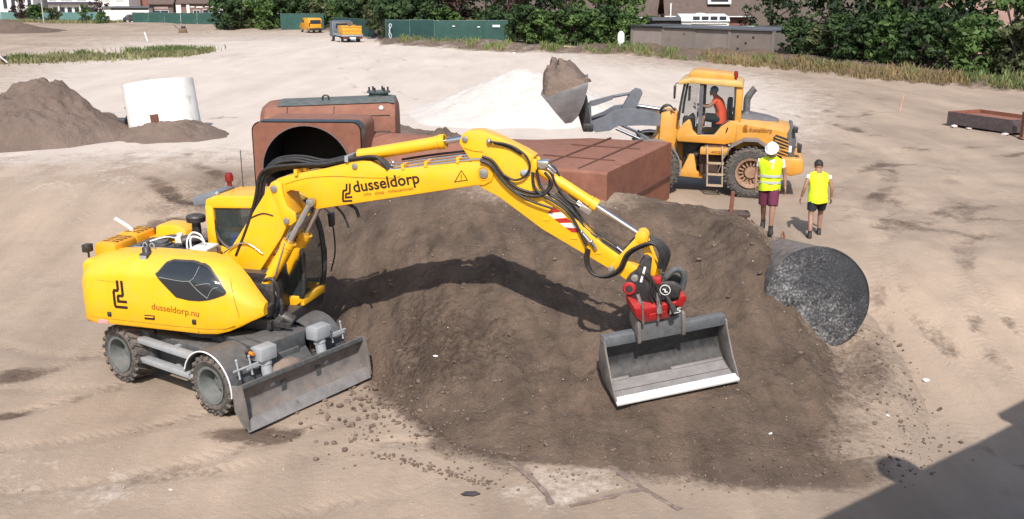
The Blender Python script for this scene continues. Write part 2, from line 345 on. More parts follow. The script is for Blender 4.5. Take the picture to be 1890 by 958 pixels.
# wheel tracks pressed into the ground: (points, half gauge, track half width)
def pline(x, y, pts):
    best = np.full(x.shape, 1e9); 
    P_ = smooth([(a,b,0) for a,b in pts], 6)
    for a, b in zip(P_[:-1], P_[1:]):
        ex, ey = b.x-a.x, b.y-a.y; l2 = ex*ex+ey*ey; t = np.clip(((x-a.x)*ex+(y-a.y)*ey)/l2,0,1); d_ = (x-a.x-t*ex)*ey-(y-a.y-t*ey)*ex; dist = np.hypot(x-a.x-t*ex, y-a.y-t*ey); sg = np.where(d_ < 0,-1,1)*dist; best = np.where(np.abs(sg) < np.abs(best), sg, best)
    return best
def pline_s(x, y, pts):
    best = np.full(x.shape, 1e9); bs = np.zeros(x.shape); acc = 0.; P_ = smooth([(a,b,0) for a,b in pts], 6)
    for a, b in zip(P_[:-1], P_[1:]):
        ex, ey = b.x-a.x, b.y-a.y; l_ = math.hypot(ex,ey); t = np.clip(((x-a.x)*ex+(y-a.y)*ey)/(l_*l_),0,1); dist = np.hypot(x-a.x-t*ex, y-a.y-t*ey); m_ = dist < best; best = np.where(m_, dist, best); bs = np.where(m_, acc+t*l_, bs); acc += l_
    return best, bs
TRK = [([(-11.5,12.6),(-8.6,12.9),(-6.0,13.6),(-3.2,15.6)],.8,.20),([(-12,15.2),(-9.2,15.6),(-7.6,17.4),(-7.4,20.5),(-9,25)],.8,.20),([(-7.5,11.6),(-4,12.4),(-1.8,13.2)],.8,.19),([(9.6,12.4),(8.1,14.5),(7.9,17.5),(9.6,21.5),(13,24)],.85,.22),([(-12,18.5),(-9.5,17.2),(-7.4,17.0)],.8,.18),([(-9,28),(-12,33),(-12,42),(-5,50),(3,52)],.9,.26),([(9,23),(12,28),(13,36),(9,50),(-6,72)],.95,.30),([(7.5,26),(11,31),(18,34),(26,35)],.95,.30),([(10.5,13.6),(8.9,16),(8.7,20),(11,25)],.8,.22),([(-6,33),(-2,38),(-9,60),(-15,90)],.9,.3),([(-20,44),(-6,43),(4,39),(8,33)],.9,.28),([(14,22),(10.5,22.5),(9.0,25)],.9,.22),([(15,44),(18,52),(14,64)],.9,.3),([(-30,60),(-18,62),(-9,72),(-14,95)],.95,.35)]
def tracks(x, y):
    out = np.zeros_like(x); S_ = np.zeros_like(x); D_ = np.zeros_like(x)
    for pts, g_, w_ in TRK:
        px_ = [p[0] for p in pts]; py_ = [p[1] for p in pts]; m_ = (x > min(px_)-2.5)&(x < max(px_)+2.5)&(y > min(py_)-2.5)&(y < max(py_)+2.5)
        if not m_.any(): continue
        d_, s_ = pline_s(x[m_], y[m_], pts); v_ = np.exp(-((d_-g_)/w_)**4); up_ = v_ > out[m_]; out[m_] = np.where(up_, v_, out[m_]); S_[m_] = np.where(up_, s_, S_[m_]); D_[m_] = np.where(up_, np.abs(d_-g_), D_[m_])
    return out, S_, D_
me, V = sheet('ground', xs, ys, ground_z)
x, y = V[:,0], V[:,1]; TK, TS, TD = tracks(x,y); TK = TK*np.clip(.75+1.2*fbm(x*.6,y*.6,2),0,1)
fade_ = TK*sst(60,26,y)
paint(me, np.stack([fade_,TS,TD],-1), 'track'); V[:,2] -= .03*TK; me.vertices.foreach_set('co', V.astype(np.float32).ravel()); me.update()
h = heap(x,y) - base(x,y)
dk = sst(-.40,.02,h)*sst(-9.5,-5,x)*sst(7.2,4.2,x)*.75
dk += .75*blob(x,y,-9.2,16.9,.5,.42) + .85*blob(x,y,-4.25,14.35,.8,.36,10) + .6*blob(x,y,-8.6,15.1,.4,.16) + .26*sst(7.5,10,x)*sst(14,19,y)*sst(60,40,y)*np.clip(fbm(x*.8+3,y*.5,4)*2.4+.30,0,1) + .26*sst(24,30,y)*sst(60,40,y)*sst(-8,-14,x)*np.clip(fbm(x*.5+3,y*.7,4)*2.4+.2,0,1) + .14*sst(5.5,8,x)*sst(22,16,y)*sst(13,14.5,y)*np.clip(fbm(x*1.1,y*.9+7,4)*3+.4,0,1)
dk += .45*sst(24,27,y)*sst(33,29,y)*sst(-13,-9,x)*sst(-5,-8,x)             # soil spread behind the machine
dk += .22*blob(x,y,5.2,12.8,2.0,.4) + .25*blob(x,y,3.6,12.8,.9,.3)
d = y - np.interp(x,BX,BY)
dk += .62*sst(-1.5,1.0,d)*sst(-60,-20,x)
dk += .35*sst(30,80,y)*np.clip(fbm(x*.05,y*.10+7,3)*3,0,1)*sst(-5,-30,x)
pl = 1.05*blob(x,y,-9,52,15,20,10) + .9*blob(x,y,-14,82,22,28) + .85*blob(x,y,4,46,8,12) + .6*blob(x,y,-18,40,6,8) + 1.0*blob(x,y,1,36,4,6) + .35*blob(x,y,.3,12.35,.8,.55,-20) + .4*blob(x,y,-30,120,40,40) + .35*blob(x,y,12,60,8,14)
pl += .3*blob(x,y,-7,12.5,4,1.6)
dk += .40*TK*sst(0,.6,fbm(x*2.2,y*2.2,2)+.5)
poly_ = [(.05,13.42),(1.52,13.22),(1.83,12.62),(.70,12.16)]; ins_ = np.full(x.shape,1e9)
for i in range(4):
    (ax_,ay_),(bx_,by_) = poly_[i], poly_[(i+1)%4]; l_ = math.hypot(bx_-ax_,by_-ay_); ins_ = np.minimum(ins_, -((bx_-ax_)*(y-ay_)-(by_-ay_)*(x-ax_))/l_)
insd = sst(-.05,.12,ins_); pl += .30*insd; dk = dk*(1-.55*insd)
dm = .4*blob(x,y,-9.15,16.8,.3,.22) + .6*blob(x,y,-.55,12.2,.13,.07) + .12*sst(-.25,-.05,h)*sst(.15,0,h)*sst(-4,-1,x)*sst(7,5,x) + .5*sst(-.3,.15,h)*sst(20,18,y)*sst(-4,-2.4,x)*sst(1,-1,x)
paint(me, np.stack([np.clip(dk,0,1), np.clip(pl,0,1), np.clip(dm,0,1)], -1)); me.materials.append(GROUND_M)
tag(link('ground', me), None, None, kind='structure')
# the big heap the excavator works on
me, V = sheet('soil_heap', np.arange(-9.4, 7.9, .07), np.arange(12.6, 27.5, .07), heap_z, lambda X,Y,Z: Z > ground_z(X,Y)-.03)
x, y = V[:,0], V[:,1]; h = heap(x,y)-base(x,y)
dk = .74 + .26*sst(-.1,.6,h) - .52*sst(4.0,6.2,x) - .20*sst(18.6,20.8,y)*sst(-3.5,-.5,x) - .35*sst(-5,-7.5,x) - .4*blob(x,y,1.0,21.6,4,.7) + .35*blob(x,y,-3.2,20,1.5,3)
dm = .42*blob(x,y,-.7,16.2,1.6,1.4) + .30*blob(x,y,4.6,13.9,1.5,.55) + .3*blob(x,y,-1.8,17.8,.8,2.2) + .25*blob(x,y,2.6,13.4,1.4,.35)
dk = dk + .3*fbm(x*.9,y*.5+2,3)
paint(me, np.stack([np.clip(dk,0,1), np.clip(.22*sst(4.6,6.4,x)+.2*sst(20.2,21.6,y),0,1), np.clip(dm,0,1)], -1)); me.materials.append(HEAP_M)
tag(link('soil_heap', me), 'large heap of dark brown soil sloping down towards the wide bucket', 'soil heap')
def gz(x, y): return float(np.maximum(ground_z(np.array(x,float), np.array(y,float)), np.where((x>-9.3)&(x<7.8)&(y>12.6)&(y<27.4), heap_z(np.array(x,float),np.array(y,float)), -9)))
# loose clods and pebbles, scattered too thickly to count
rock = []
for k in range(5):
    bm = bmesh.new(); bmesh.ops.create_icosphere(bm, subdivisions=1, radius=1)
    for v in bm.verts: v.co *= random.uniform(.7,1.15); v.co.z *= .72
    rock.append(([v.co.copy() for v in bm.verts], [tuple(q.index for q in f.verts) for f in bm.faces])); bm.free()
def scatter(name, m, pts, label, cat='clods'):
    mb = MB()
    for (px, py, s) in pts:
        vs_, fs_ = random.choice(rock); a = random.uniform(0,6.3); c_, s_ = math.cos(a), math.sin(a); z = gz(px,py)
        mb.add([(px+(v.x*c_-v.y*s_)*s, py+(v.x*s_+v.y*c_)*s, z+(v.z+.35)*s) for v in vs_], fs_)
    o = mb.build(name, m, smooth_a=40, recalc=False); return tag(o, label, cat, kind='stuff')
rnd = random.Random(11); P = []
for i in range(520):       # along the foot of the heap
    t = rnd.uniform(-3.4,6.8); yy = np.interp(t,TX,TY) + rnd.gauss(-.05,.35); P.append((t, yy, rnd.choice([.012,.016,.02,.028])*rnd.uniform(.7,1.3)))
for i in range(230): P.append((rnd.gauss(-2.1,.75), rnd.gauss(14.9,.75), rnd.choice([.016,.022,.03,.042])*rnd.uniform(.7,1.25)))
for i in range(130):
    t = rnd.random(); P.append((-2.1+1.9*t+rnd.gauss(0,.08), 13.6-.9*t+rnd.gauss(0,.06), rnd.uniform(.012,.035)))
for i in range(300): P.append((rnd.uniform(-3.5,6.8), rnd.uniform(13.3,21), rnd.uniform(.010,.030)))
for i in range(150): P.append((rnd.gauss(6.55,.35), rnd.uniform(13.4,17.2), abs(rnd.gauss(.012,.014))+.006))
for i in range(60): P.append((rnd.uniform(-3.3,6.0), rnd.uniform(13.4,19.5), rnd.uniform(.03,.065)))
for i in range(26): P.append((rnd.gauss(-2.4,.5), rnd.gauss(15.4,.6), rnd.uniform(.04,.075)))
CLOD = mat('clod_soil', (.155,.115,.093), .95, var=.3, scale=3, spec=.1)
scatter('soil_clods', CLOD, P, 'loose brown clods strewn along the foot of the heap')
P = [(rnd.uniform(-11,9), rnd.uniform(11.5,24), rnd.uniform(.006,.02)) for i in range(500)] + [(rnd.uniform(-3,6.5), rnd.uniform(13.4,21), rnd.uniform(.004,.012)) for i in range(260)]
scatter('pale_pebbles', mat('pebble_stone', (.38,.32,.28), .9, var=.3, scale=1), P, 'small pale pebbles scattered over the ground and heap', 'pebbles')
# ------------------------------------------------------------------ mobile excavator
EXC = thing('mobile_excavator', 'yellow wheeled excavator with a long two piece boom and wide bucket', 'excavator', (-5.0, 16.93, PIT))
MU = RZ(R(-14.2))                                     # slewed upper structure
uo = Vector((math.cos(R(-35)), math.sin(R(-35)), 0)); un = Vector((-uo.y, uo.x, 0))
MC = RZ(R(-35), -un*.26 - uo*.25)                               # undercarriage
def U(mb, name, m, parent=EXC, **kw): return mb.build(name, m, parent, MU, **kw)
def UC(mb, name, m, parent=EXC, **kw): return mb.build(name, m, parent, MC, **kw)
# --- undercarriage
mb = MB(); mb.prism([(-1.75,.62),(-1.6,.98),(1.15,1.02),(1.75,.9),(2.0,.62),(1.9,.5),(-1.6,.48)], -.44, .44); UC(mb,'chassis',GRY,bevel=.03)
mb = MB(); mb.prism([(.75,-.5),(1.72,-.62),(1.78,.62),(.75,.5)], 1.0, 1.10, 'z'); mb.box(1.2,1.8,-.42,.42,.75,1.14); mb.box(1.45,1.84,-.25,.25,.45,.9); UC(mb,'front_deck',GRY,bevel=.02)
mb = MB(); mb.cyl((0,0,.98),(0,0,1.17),.68,n=36); UC(mb,'slew_ring',DRK)
for sx in (-1.27, 1.27):
    mb = MB(); mb.cyl((sx,-1.0,.53),(sx,1.0,.53),.13,n=14); mb.ball((sx,0,.53),.27); UC(mb,'axle',DRK)
def tyre_mesh(ro, ri, w, lugs, lug_h):
    mb = MB(); h = w/2
    mb.lathe([(ri,-h*.72),(ri+.03,-h*.9),((ro+ri)/2,-h*1.0),(ro-.09,-h*.97),(ro-.035,-h*.84),(ro-lug_h,-h*.6),(ro-lug_h,h*.6),(ro-.035,h*.84),(ro-.09,h*.97),((ro+ri)/2,h),(ri+.03,h*.9),(ri,h*.72)], n=48)
    for i in range(lugs):
        a = 2*math.pi*i/lugs
        for s in (-1,1):
            aa = a + (math.pi/lugs if s > 0 else 0); M = Matrix.Rotation(aa, 4, 'Y') @ Matrix.Translation((0,s*h*.52,ro-lug_h*.55)) @ Matrix.Rotation(s*.5, 4, 'Z')
            wd = math.pi*ro/lugs*.62; mb.box(-wd*.5,wd*.5,-h*.46,h*.46,-lug_h*.6,lug_h*.6,M)
            M2 = Matrix.Rotation(aa + .06*s, 4, 'Y') @ Matrix.Translation((0,s*h*.93,ro-lug_h*1.5)) @ Matrix.Rotation(s*.35,4,'X'); mb.box(-wd*.5,wd*.5,-.02,.02,-lug_h*1.3,lug_h*.9,M2)
    return mb
TM = tyre_mesh(.53,.30,.58,20,.028).mesh('wheel', smooth_a=30); TM.materials.append(TYR)
mb = MB(); mb.lathe([(.305,-.24),(.33,-.27),(.335,-.285),(.285,-.28),(.272,-.2),(.25,-.02),(.235,.02),(.165,.02),(.155,-.06),(.13,-.09),(.001,-.10)], n=36)
for i in range(10): a = 2*math.pi*i/10; mb.cyl((.225*math.cos(a),.03,.225*math.sin(a)),(.225*math.cos(a),-.01,.225*math.sin(a)),.018,n=6)
mb.lathe([(.305,.24),(.33,.28),(.28,.27),(.25,.1),(.001,.1)], n=36)
RM = mb.mesh('rim'); RM.materials.append(RIM)
for sx in (1.27,-1.27):
    for sy in (-1,1):
        w = link('wheel', TM, EXC); w.matrix_local = MC @ Matrix.Translation((sx,sy*.97,.53)) @ Matrix.Rotation(math.pi if sy > 0 else 0, 4, 'Z') @ Matrix.Rotation(random.uniform(0,3),4,'Y')
        link('rim', RM, w)
for sy in (-1,1):                                     # mudguards over the front wheels
    mb = MB(); y0, y1 = (sy*.66, sy*1.30); rings = []
    for k in range(13):
        a = R(-6 + 174*k/12); ro = .615; c_, s_ = math.cos(a), math.sin(a)
        if a < R(20): pass
        rings.append([(1.27+ro*c_, y0, .53+ro*s_), (1.27+ro*c_, y1, .53+ro*s_), (1.27+(ro-.025)*c_, y1, .53+(ro-.025)*s_), (1.27+(ro-.025)*c_, y0, .53+(ro-.025)*s_)])
    mb.loft(rings); g = UC(mb,'mudguard',GRY,smooth_a=40)
    mb = MB() if sy < 0 else None
    if mb: mb.tube([(1.27+.608*math.cos(R(a)), sy*1.305, .53+.608*math.sin(R(a))) for a in range(-6,172,14)], .013, n=6, sub=2); UC(mb,'edge_trim',WHT,g)
    mb = MB(); ya, yb = sorted((sy*.60, sy*1.27)); mb.cyl((1.93,ya,.93),(1.93,yb,.93),.022,n=10); mb.box(1.90,1.97,ya+.25,yb-.05,.885,.915)
    for q in (.92,1.18): mb.cyl((1.90,sy*q,1.08),(1.96,sy*q,.80),.016,n=8); mb.ball((1.90,sy*q,1.09),.026,8,6); mb.ball((1.96,sy*q,.79),.022,8,6)
    UC(mb,'mudguard_bar',LGR)
for yy in (-.62,.62):                                 # blade cylinder guards
    mb = MB(); mb.prism([(1.78,.94),(1.78,1.17),(1.86,1.21),(2.06,1.19),(2.06,.96)], yy-.17, yy+.17); g = UC(mb,'cylinder_guard',LGR,bevel=.02)
    mb = MB(); mb.cyl((1.93,yy,.96),(2.02,yy,.50),.095,n=16); mb.cyl((1.92,yy,.97),(1.95,yy,.86),.11,n=16); UC(mb,'blade_cylinder',LGR,g)
mb = MB(); mb.cyl((1.85,-.86,1.12),(1.94,-.86,1.11),.032,n=12); l = UC(mb,'marker_lamp',ORL)
mb = MB(); mb.cyl((1.80,-.86,1.12),(1.86,-.86,1.12),.058,n=12); mb.box(1.80,1.86,-.90,-.6,1.02,1.08); UC(mb,'lamp_housing',DRK,l)
# dozer blade
prof = [(2.22,.77),(2.13,.67),(2.09,.53),(2.11,.37),(2.20,.23),(2.30,.14)]
mb = MB(); mb.loft([[(x_,yy,z_) for x_,z_ in prof] + [(x_-.045,yy,z_) for x_,z_ in prof[::-1]] for yy in (-1.40,-.7,0,.7,1.40)]); bl = UC(mb,'dozer_blade',STL,smooth_a=50)
mb = MB(); mb.prism([(2.19,.80),(2.24,.80),(2.25,.74),(2.20,.73)], -1.41, 1.41); UC(mb,'top_rail',GRY,bl)
mb = MB(); mb.prism([(2.27,.22),(2.33,.22),(2.40,.05),(2.35,.04)], -1.41, 1.41); UC(mb,'cutting_edge',SCR,bl)
for sy in (-1,1): mb = MB(); mb.prism([(2.05,.77),(2.28,.81),(2.36,.44),(2.40,.10),(2.28,.10),(2.08,.34)], sy*1.40, sy*1.43); UC(mb,'end_plate',STL,bl)
for sy in (-.4,.4): mb = MB(); mb.prism([(1.6,.45),(1.6,.62),(2.12,.54),(2.12,.30)], sy-.05, sy+.05); UC(mb,'push_arm',GRY,bl)
mb = MB(); mb.ball((2.0,-.25,.72),1,10,6,(.16,.35,.13)); UC(mb,'mud_on_deck',mat('caked_mud',(.24,.18,.145),.95,var=.25,scale=6,bump=.6,bscale=30),bl)
# side step, tool box
mb = MB(); mb.box(-.78,.62,-.86,-.46,.42,.92); UC(mb,'tool_box',GRY,bevel=.03)
for k, (x0,x1,z_) in enumerate(((-.82,.72,.86),(-.80,.70,.50))): mb = MB(); mb.box(x0,x1,-1.16,-1.0,z_-.05,z_+.05); mb.box(-.05,.05,-1.0,-.84,z_-.04,z_+.02); UC(mb,'step_tread',LGR,bevel=.015)
for xx in (-.82,): mb = MB(); mb.prism([(xx,.42),(xx+.22,.42),(xx+.10,1.0),(xx-.15,1.0)], -1.0, -.86); UC(mb,'step_bracket',GRY,bevel=.01)
mb = MB(); mb.cyl((-1.1,-.62,.34),(1.1,-.62,.34),.03,n=8); UC(mb,'guard_rail',GRY)
# --- upper structure
def side_ring(x_, Y_, T_, B_, s):
    k = min(1,(T_-B_)/.75); iy = .42+.26*min(1,max(0,(x_-.1)/.8))
    p = [(-iy,B_),(-(Y_-.10*k),B_),(-(Y_-.03*k),B_+.02*k),(-Y_,B_+.08*k),(-Y_,(B_+.08*k+T_-.36*k)/2),(-Y_,T_-.36*k),(-(Y_-.03*k),T_-.25*k),(-(Y_-.16*k),T_-.10*k),(-max(iy+.01,Y_-.30*k),T_-.025*k),(-max(iy+.005,Y_-.40*k),T_),(-iy,T_)]
    return [(x_, s*a, b) for a, b in p]
S = [(-2.47,.92,2.10,1.26),(-2.45,1.02,2.20,1.2),(-2.38,1.09,2.29,1.175),(-2.22,1.12,2.36,1.17),(-1.9,1.12,2.42,1.17),(-1.2,1.12,2.46,1.16),(-.6,1.12,2.46,1.15),(-.1,1.12,2.44,1.14),(.2,1.115,2.38,1.16),(.42,1.095,2.26,1.22),(.62,1.05,2.09,1.31),(.80,.98,1.90,1.41),(.92,.91,1.77,1.46),(.98,.85,1.70,1.49)]
mb = MB(); mb.loft([side_ring(*q, 1) for q in S]); SH = U(mb,'engine_housing',YEL,smooth_a=40)
mb = MB(); mb.loft([side_ring(*q, -1) for q in S if q[0] < -.75]); U(mb,'engine_housing',YEL,smooth_a=40)
mb = MB(); mb.prism([(-2.52,1.3),(-2.48,1.17),(-1.75,1.17),(-1.75,2.30),(-2.40,2.30),(-2.50,2.2)], -.93, .95); U(mb,'counterweight',YEL,bevel=.07,seg=3)
mb = MB(); mb.box(-1.76,.9,-.44,1.0,1.2,2.12); U(mb,'engine_bay',DRK)
mb = MB(); mb.prism([(-.7,1.12),(1.15,1.12),(1.15,1.34),(-.7,1.34)], -.6, 1.18); U(mb,'revolving_deck',DRK,bevel=.03)
# seams, window, latches, print on the near side
def house_y(x_, z_):
    q = [float(np.interp(x_, [k[0] for k in S], [k[j] for k in S])) for j in (1,2,3)]; rg = side_ring(x_, *q, 1)[1:10]
    return float(np.interp(z_, [p[2] for p in rg], [p[1] for p in rg]))
WP = [(-.85,2.16),(-.82,2.22),(-.72,2.36),(-.68,2.385),(-.24,2.385),(.02,2.33),(.20,2.21),(.40,1.99),(.415,1.95),(.40,1.92),(-.02,1.79),(-.44,1.80),(-.50,1.83)]
_q = [WP[-1]]+WP+WP[:2]; WP = [(p.x,p.z) for i,p in enumerate(smooth([(a,0,c) for a,c in _q],4)) if 4 <= i < 4+4*len(WP)]
def span(z_):
    xs_ = []
    for i in range(len(WP)):
        (x0,z0),(x1,z1) = WP[i], WP[(i+1)%len(WP)]
        if (z0-z_)*(z1-z_) <= 0 and z0 != z1: xs_.append(x0+(x1-x0)*(z_-z0)/(z1-z0))
    return min(xs_), max(xs_)
def pane(off, grow_=0.):
    rows = []
    for i in range(19):
        zlo, zhi = min(p[1] for p in WP)+.003, max(p[1] for p in WP)-.003; z_ = zlo+(zhi-zlo)*i/18; a, b = span(z_); a -= grow_; b += grow_; z2 = z_+grow_*(i/9-1); rows.append([(a+(b-a)*j/24, house_y(a+(b-a)*j/24, z2)-off, z2) for j in range(25)])
    mb = MB(); mb.loft(rows, caps=False, closed=False); return mb
WN = U(pane(.014),'side_window',GLS); U(pane(.009,.022),'window_seal',DRK,WN)
for pts in ([(-.80,2.14),(-.22,2.11),(-.10,2.33)],[(-.22,2.11),(-.05,1.94),(.10,1.83)],[(-.10,2.05),(.10,2.09),(.17,2.08)],[(.30,2.03),(.20,2.0),(.10,1.84)]):
    P_ = smooth([(a,0,c) for a,c in pts],4); mb = MB(); mb.tube([(p.x,house_y(p.x,p.z)-.018,p.z) for p in P_], .0045, n=5, sub=1); U(mb,'window_line',LGR,WN)  # thin pale lines across the pane
for a, c, w_, h_ in ((-1.87,1.385,.075,.085),(-.20,1.38,.075,.09)): mb = MB(); mb.box(a-w_/2,a+w_/2,-1.145,-1.11,c-h_/2,c+h_/2); U(mb,'latch',DRK,SH,bevel=.012)
mb = MB(); mb.box(-1.17,-.97,-1.138,-1.11,1.35,1.43); U(mb,'grab_recess',PRT,SH,bevel=.01); mb = MB(); mb.box(-1.16,-.98,-1.15,-1.12,1.395,1.415); U(mb,'grab_handle',YEL,SH)
mb = MB(); mb.box(-2.12,-1.92,-1.128,-1.11,1.205,1.27); U(mb,'red_sticker',mat('faded_red_sticker',(.75,.25,.25),.5,spots=(40,.55,.05,(.8,.7,.7))),SH)
SEAM = mat('panel_gap',(.20,.10,.003),.7)
for pts in ([(-2.25,1.30),(.05,1.265),(.55,1.36)],[(-.14,1.27),(-.13,1.15)],[(-2.05,2.0),(-1.75,1.985),(-1.5,1.97)]): mb = MB(); mb.tube([(a,-1.119+(.04 if a>.3 else 0),c) for a,c in pts], .0045, n=4, sub=3); U(mb,'panel_gap',SEAM,SH)
mb = MB(); mb.tube([(a,house_y(a,c)-.002,c) for a,c in ((.44,2.15),(.52,1.95),(.58,1.75),(.62,1.55),(.64,1.36))], .0045, n=4, sub=4); U(mb,'panel_gap',SEAM,SH)
def logo(mb, x0, z0, w, h, off, shear=0., rise=0.):
    f = lambda u, v: (x0+u*w+shear*v*h, z0+v*h+rise*u*w)
    for pl_ in ([(.42,1),(.42,.70),(.36,.64),(.14,.64),(.08,.58),(.08,.12),(.14,.06),(1,.06)], [(.74,1),(.74,.52),(.68,.46),(.42,.46),(.36,.42),(.36,.26),(1,.26)]): mb.strip([f(u,v) for u,v in pl_], .19*w, off)
mb = MB(); logo(mb,-1.76,1.50,.27,.52,-1.1245); U(mb,'company_emblem',PRT,SH,recalc=False,smooth_a=0)
lettering('web_lettering','dusseldorp.nu',.165,BRN,SH, MU @ plane_m((-1.02,-1.1245,1.545),(1,0,-.07),(0,0,1)), .002, .92)
# front corner bracket with lamp hole and dark underside
mb = MB(); mb.box(.90,1.0,-.72,-.45,1.42,1.62); U(mb,'front_bracket',DRK,bevel=.02)
# work lamp and hooks on the housing roof
mb = MB(); mb.box(-1.30,-1.14,-.92,-.78,2.34,2.47); mb.cyl((-1.22,-.8,2.42),(-1.27,-.74,2.54),.075,n=14); U(mb,'work_lamp',DRK,bevel=.015); 
mb = MB(); mb.box(-1.285,-1.155,-.93,-.915,2.35,2.44); U(mb,'lamp_glass',LGR)
for a in (-1.42,-1.28): mb = MB(); mb.tube([(a-.04,-.55,2.45),(a-.04,-.55,2.53),(a,-.55,2.57),(a+.04,-.55,2.53),(a+.04,-.55,2.45)], .011, n=6, sub=3); U(mb,'lifting_eye',LGR)
mb = MB(); mb.cyl((-1.75,-.40,2.44),(-.60,-.40,2.44),.022,n=8); mb.cyl((-1.75,-.36,2.40),(-.60,-.36,2.40),.015,n=8); U(mb,'bay_rail',CHR)
# engine bay contents
OG = mat('orange_cover',(.78,.33,.012),.4,var=.06,dust=.1)
for (y0,y1,zt) in ((-.60,.02,2.53),(.04,.62,2.55)):
    mb = MB(); mb.prism([(-2.45,2.28),(-2.42,zt-.06),(-2.36,zt),(-2.05,zt),(-2.0,zt-.04),(-1.98,2.25)], y0, y1); cv = U(mb,'vent_cover',OG,bevel=.02)
    mb = MB()
    for k in range(4):
        for j in range(2): mb.box(-2.33+.17*j,-2.20+.17*j,y0+.1+.12*k,y0+.17+.12*k,zt-.004,zt+.004)
    U(mb,'vent_slots',SEAM,cv)
mb = MB(); mb.prism([(-1.98,2.2),(-1.95,2.56),(-1.85,2.62),(-1.45,2.62),(-1.30,2.52),(-1.28,2.2)], .55, 1.0); U(mb,'rear_hood',YEL,bevel=.04)
mb = MB(); mb.box(-1.85,-1.25,-.22,.32,2.1,2.36); mb.box(-1.7,-1.35,-.12,.2,2.36,2.41); mb.cyl((-1.5,.05,2.40),(-1.5,.05,2.46),.13,n=16); U(mb,'engine_block',GRY,bevel=.02)
mb = MB(); mb.box(-1.15,-.72,-.1,.5,2.1,2.45); mb.cyl((-.98,-.1,2.5),(-.72,.1,2.55),.10,n=14); U(mb,'filter_housing',DRK,bevel=.02)
mb = MB(); mb.box(-1.17,-1.03,-.02,.12,2.30,2.56); mb.cyl((-1.10,.05,2.55),(-1.10,.05,2.62),.06,n=12); U(mb,'coolant_bottle',mat('milky_plastic',(.62,.60,.52),.5),bevel=.03)
mb = MB(); mb.lathe([(.07,0),(.085,.10),(.08,.26),(.075,.30),(.17,.31),(.18,.40),(.16,.43),(.05,.46),(.001,.46)], (-.98,.42,2.45), (0,0,1), 24); U(mb,'air_intake',DRK)
mb = MB(); mb.tube([(-2.25,.28,2.5),(-2.28,.25,2.60),(-2.42,.14,2.75),(-2.46,.10,2.80)], .04, n=10); U(mb,'exhaust_tip',WHT)
mb = MB(); mb.box(-.66,-.36,-.32,.05,2.12,2.42); mb.box(-.68,-.33,-.35,.08,2.42,2.47); U(mb,'white_tank',WHT,bevel=.02)
for q in (0,.07): mb = MB(); mb.tube([(-.72+q,-.3,2.3),(-.74+q,-.3,2.55),(-.66,-.25,2.72-q),(-.52,-.2,2.68-q),(-.47,-.15,2.5)], .016, n=6, sub=5); U(mb,'white_hose',WHT)
mb = MB(); mb.tube([(-1.9,-.3,2.2),(-1.5,-.34,2.30),(-1.2,-.3,2.34),(-.9,-.32,2.3)], .03, n=8); U(mb,'coolant_hose',BLK)
for yy, xx in ((-.66,-2.52),(.75,-2.1)): mb = MB(); mb.box(xx-.07,xx+.05,yy-.08,yy+.08,2.36,2.50); mb.cyl((xx,yy,2.25),(xx,yy,2.37),.02,n=8); U(mb,'rear_lamp',DRK,bevel=.02)
for (nm,m_,bx) in (('fuel_filter',LGR,(-1.30,-1.18,.38,.50,2.1,2.48)),('valve_block',PRS,(-1.22,-.98,-.34,-.18,2.12,2.32)),('battery_box',DRK,(-.98,-.72,-.36,-.14,2.1,2.36)),('radiator_top',GRY,(-1.96,-1.82,-.42,.52,2.15,2.40)),('relay_box',LGR,(-.70,-.40,.14,.24,2.12,2.40))): mb = MB(); mb.box(*bx); U(mb,nm,m_,bevel=.02)
for pts,r_,m_ in (([(-1.75,.2,2.38),(-1.5,.36,2.46),(-1.2,.42,2.44),(-1.0,.40,2.5)],.035,DRK),([(-1.8,-.1,2.38),(-1.6,-.25,2.44),(-1.2,-.22,2.40),(-.95,-.2,2.44)],.028,BLK),([(-1.7,.0,2.44),(-1.45,.15,2.50),(-1.2,.2,2.46)],.022,CHR),([(-1.1,-.3,2.34),(-.9,-.28,2.42),(-.7,-.3,2.36)],.02,CHR)): mb = MB(); mb.tube(pts,r_,n=8); U(mb,'engine_pipe',m_)
# --- cab (far side)
CX0, CX1, CY0, CY1, CZ0, CZ1 = -.64, 1.14, .26, 1.20, 1.33, 3.22
mb = MB(); mb.prism([(CX0,CZ0),(1.0,CZ0-.02),(1.16,CZ0+.10),(1.18,CZ0+.18),(.62,CZ0+.18),(.62,2.02),(.30,2.06),(-.30,2.35),(CX0,2.38)], CY0, CY0+.06); CAB = U(mb,'cab',YEL,bevel=.02)
def cabp(mb, name, m, **kw): return U(mb, name, m, CAB, **kw)
mb = MB(); mb.prism([(CX0,CZ0),(1.16,CZ0),(1.18,CZ0+.18),(CX0,CZ0+.18)], CY1-.06, CY1); cabp(mb,'far_sill',YEL)
mb = MB(); mb.box(CX0-.02,CX0+.05,CY0,CY1,CZ0,2.40); cabp(mb,'rear_panel',YEL,bevel=.02)
mb = MB(); mb.box(CX0,1.14,CY0+.05,CY1-.05,CZ0-.02,CZ0+.05); cabp(mb,'cab_floor',DRK)
mb = MB(); mb.box(1.10,1.18,CY0+.02,CY1-.02,CZ0+.0,CZ0+.16); cabp(mb,'front_sill',YEL,bevel=.02)
mb = MB(); mb.box(.05,.62,CY0-.18,CY0+.02,CZ0-.05,1.98); cabp(mb,'side_cupboard',YEL,bevel=.03)
rf = [(CX0-.02,3.12),(CX0,3.22),(-.45,3.30),(.30,3.33),(.80,3.27),(.93,3.18),(.93,3.13),(CX0-.02,3.06)]
mb = MB(); mb.prism(rf, CY0-.01, CY1+.01); cabp(mb,'roof',YEL,bevel=.05,seg=3)
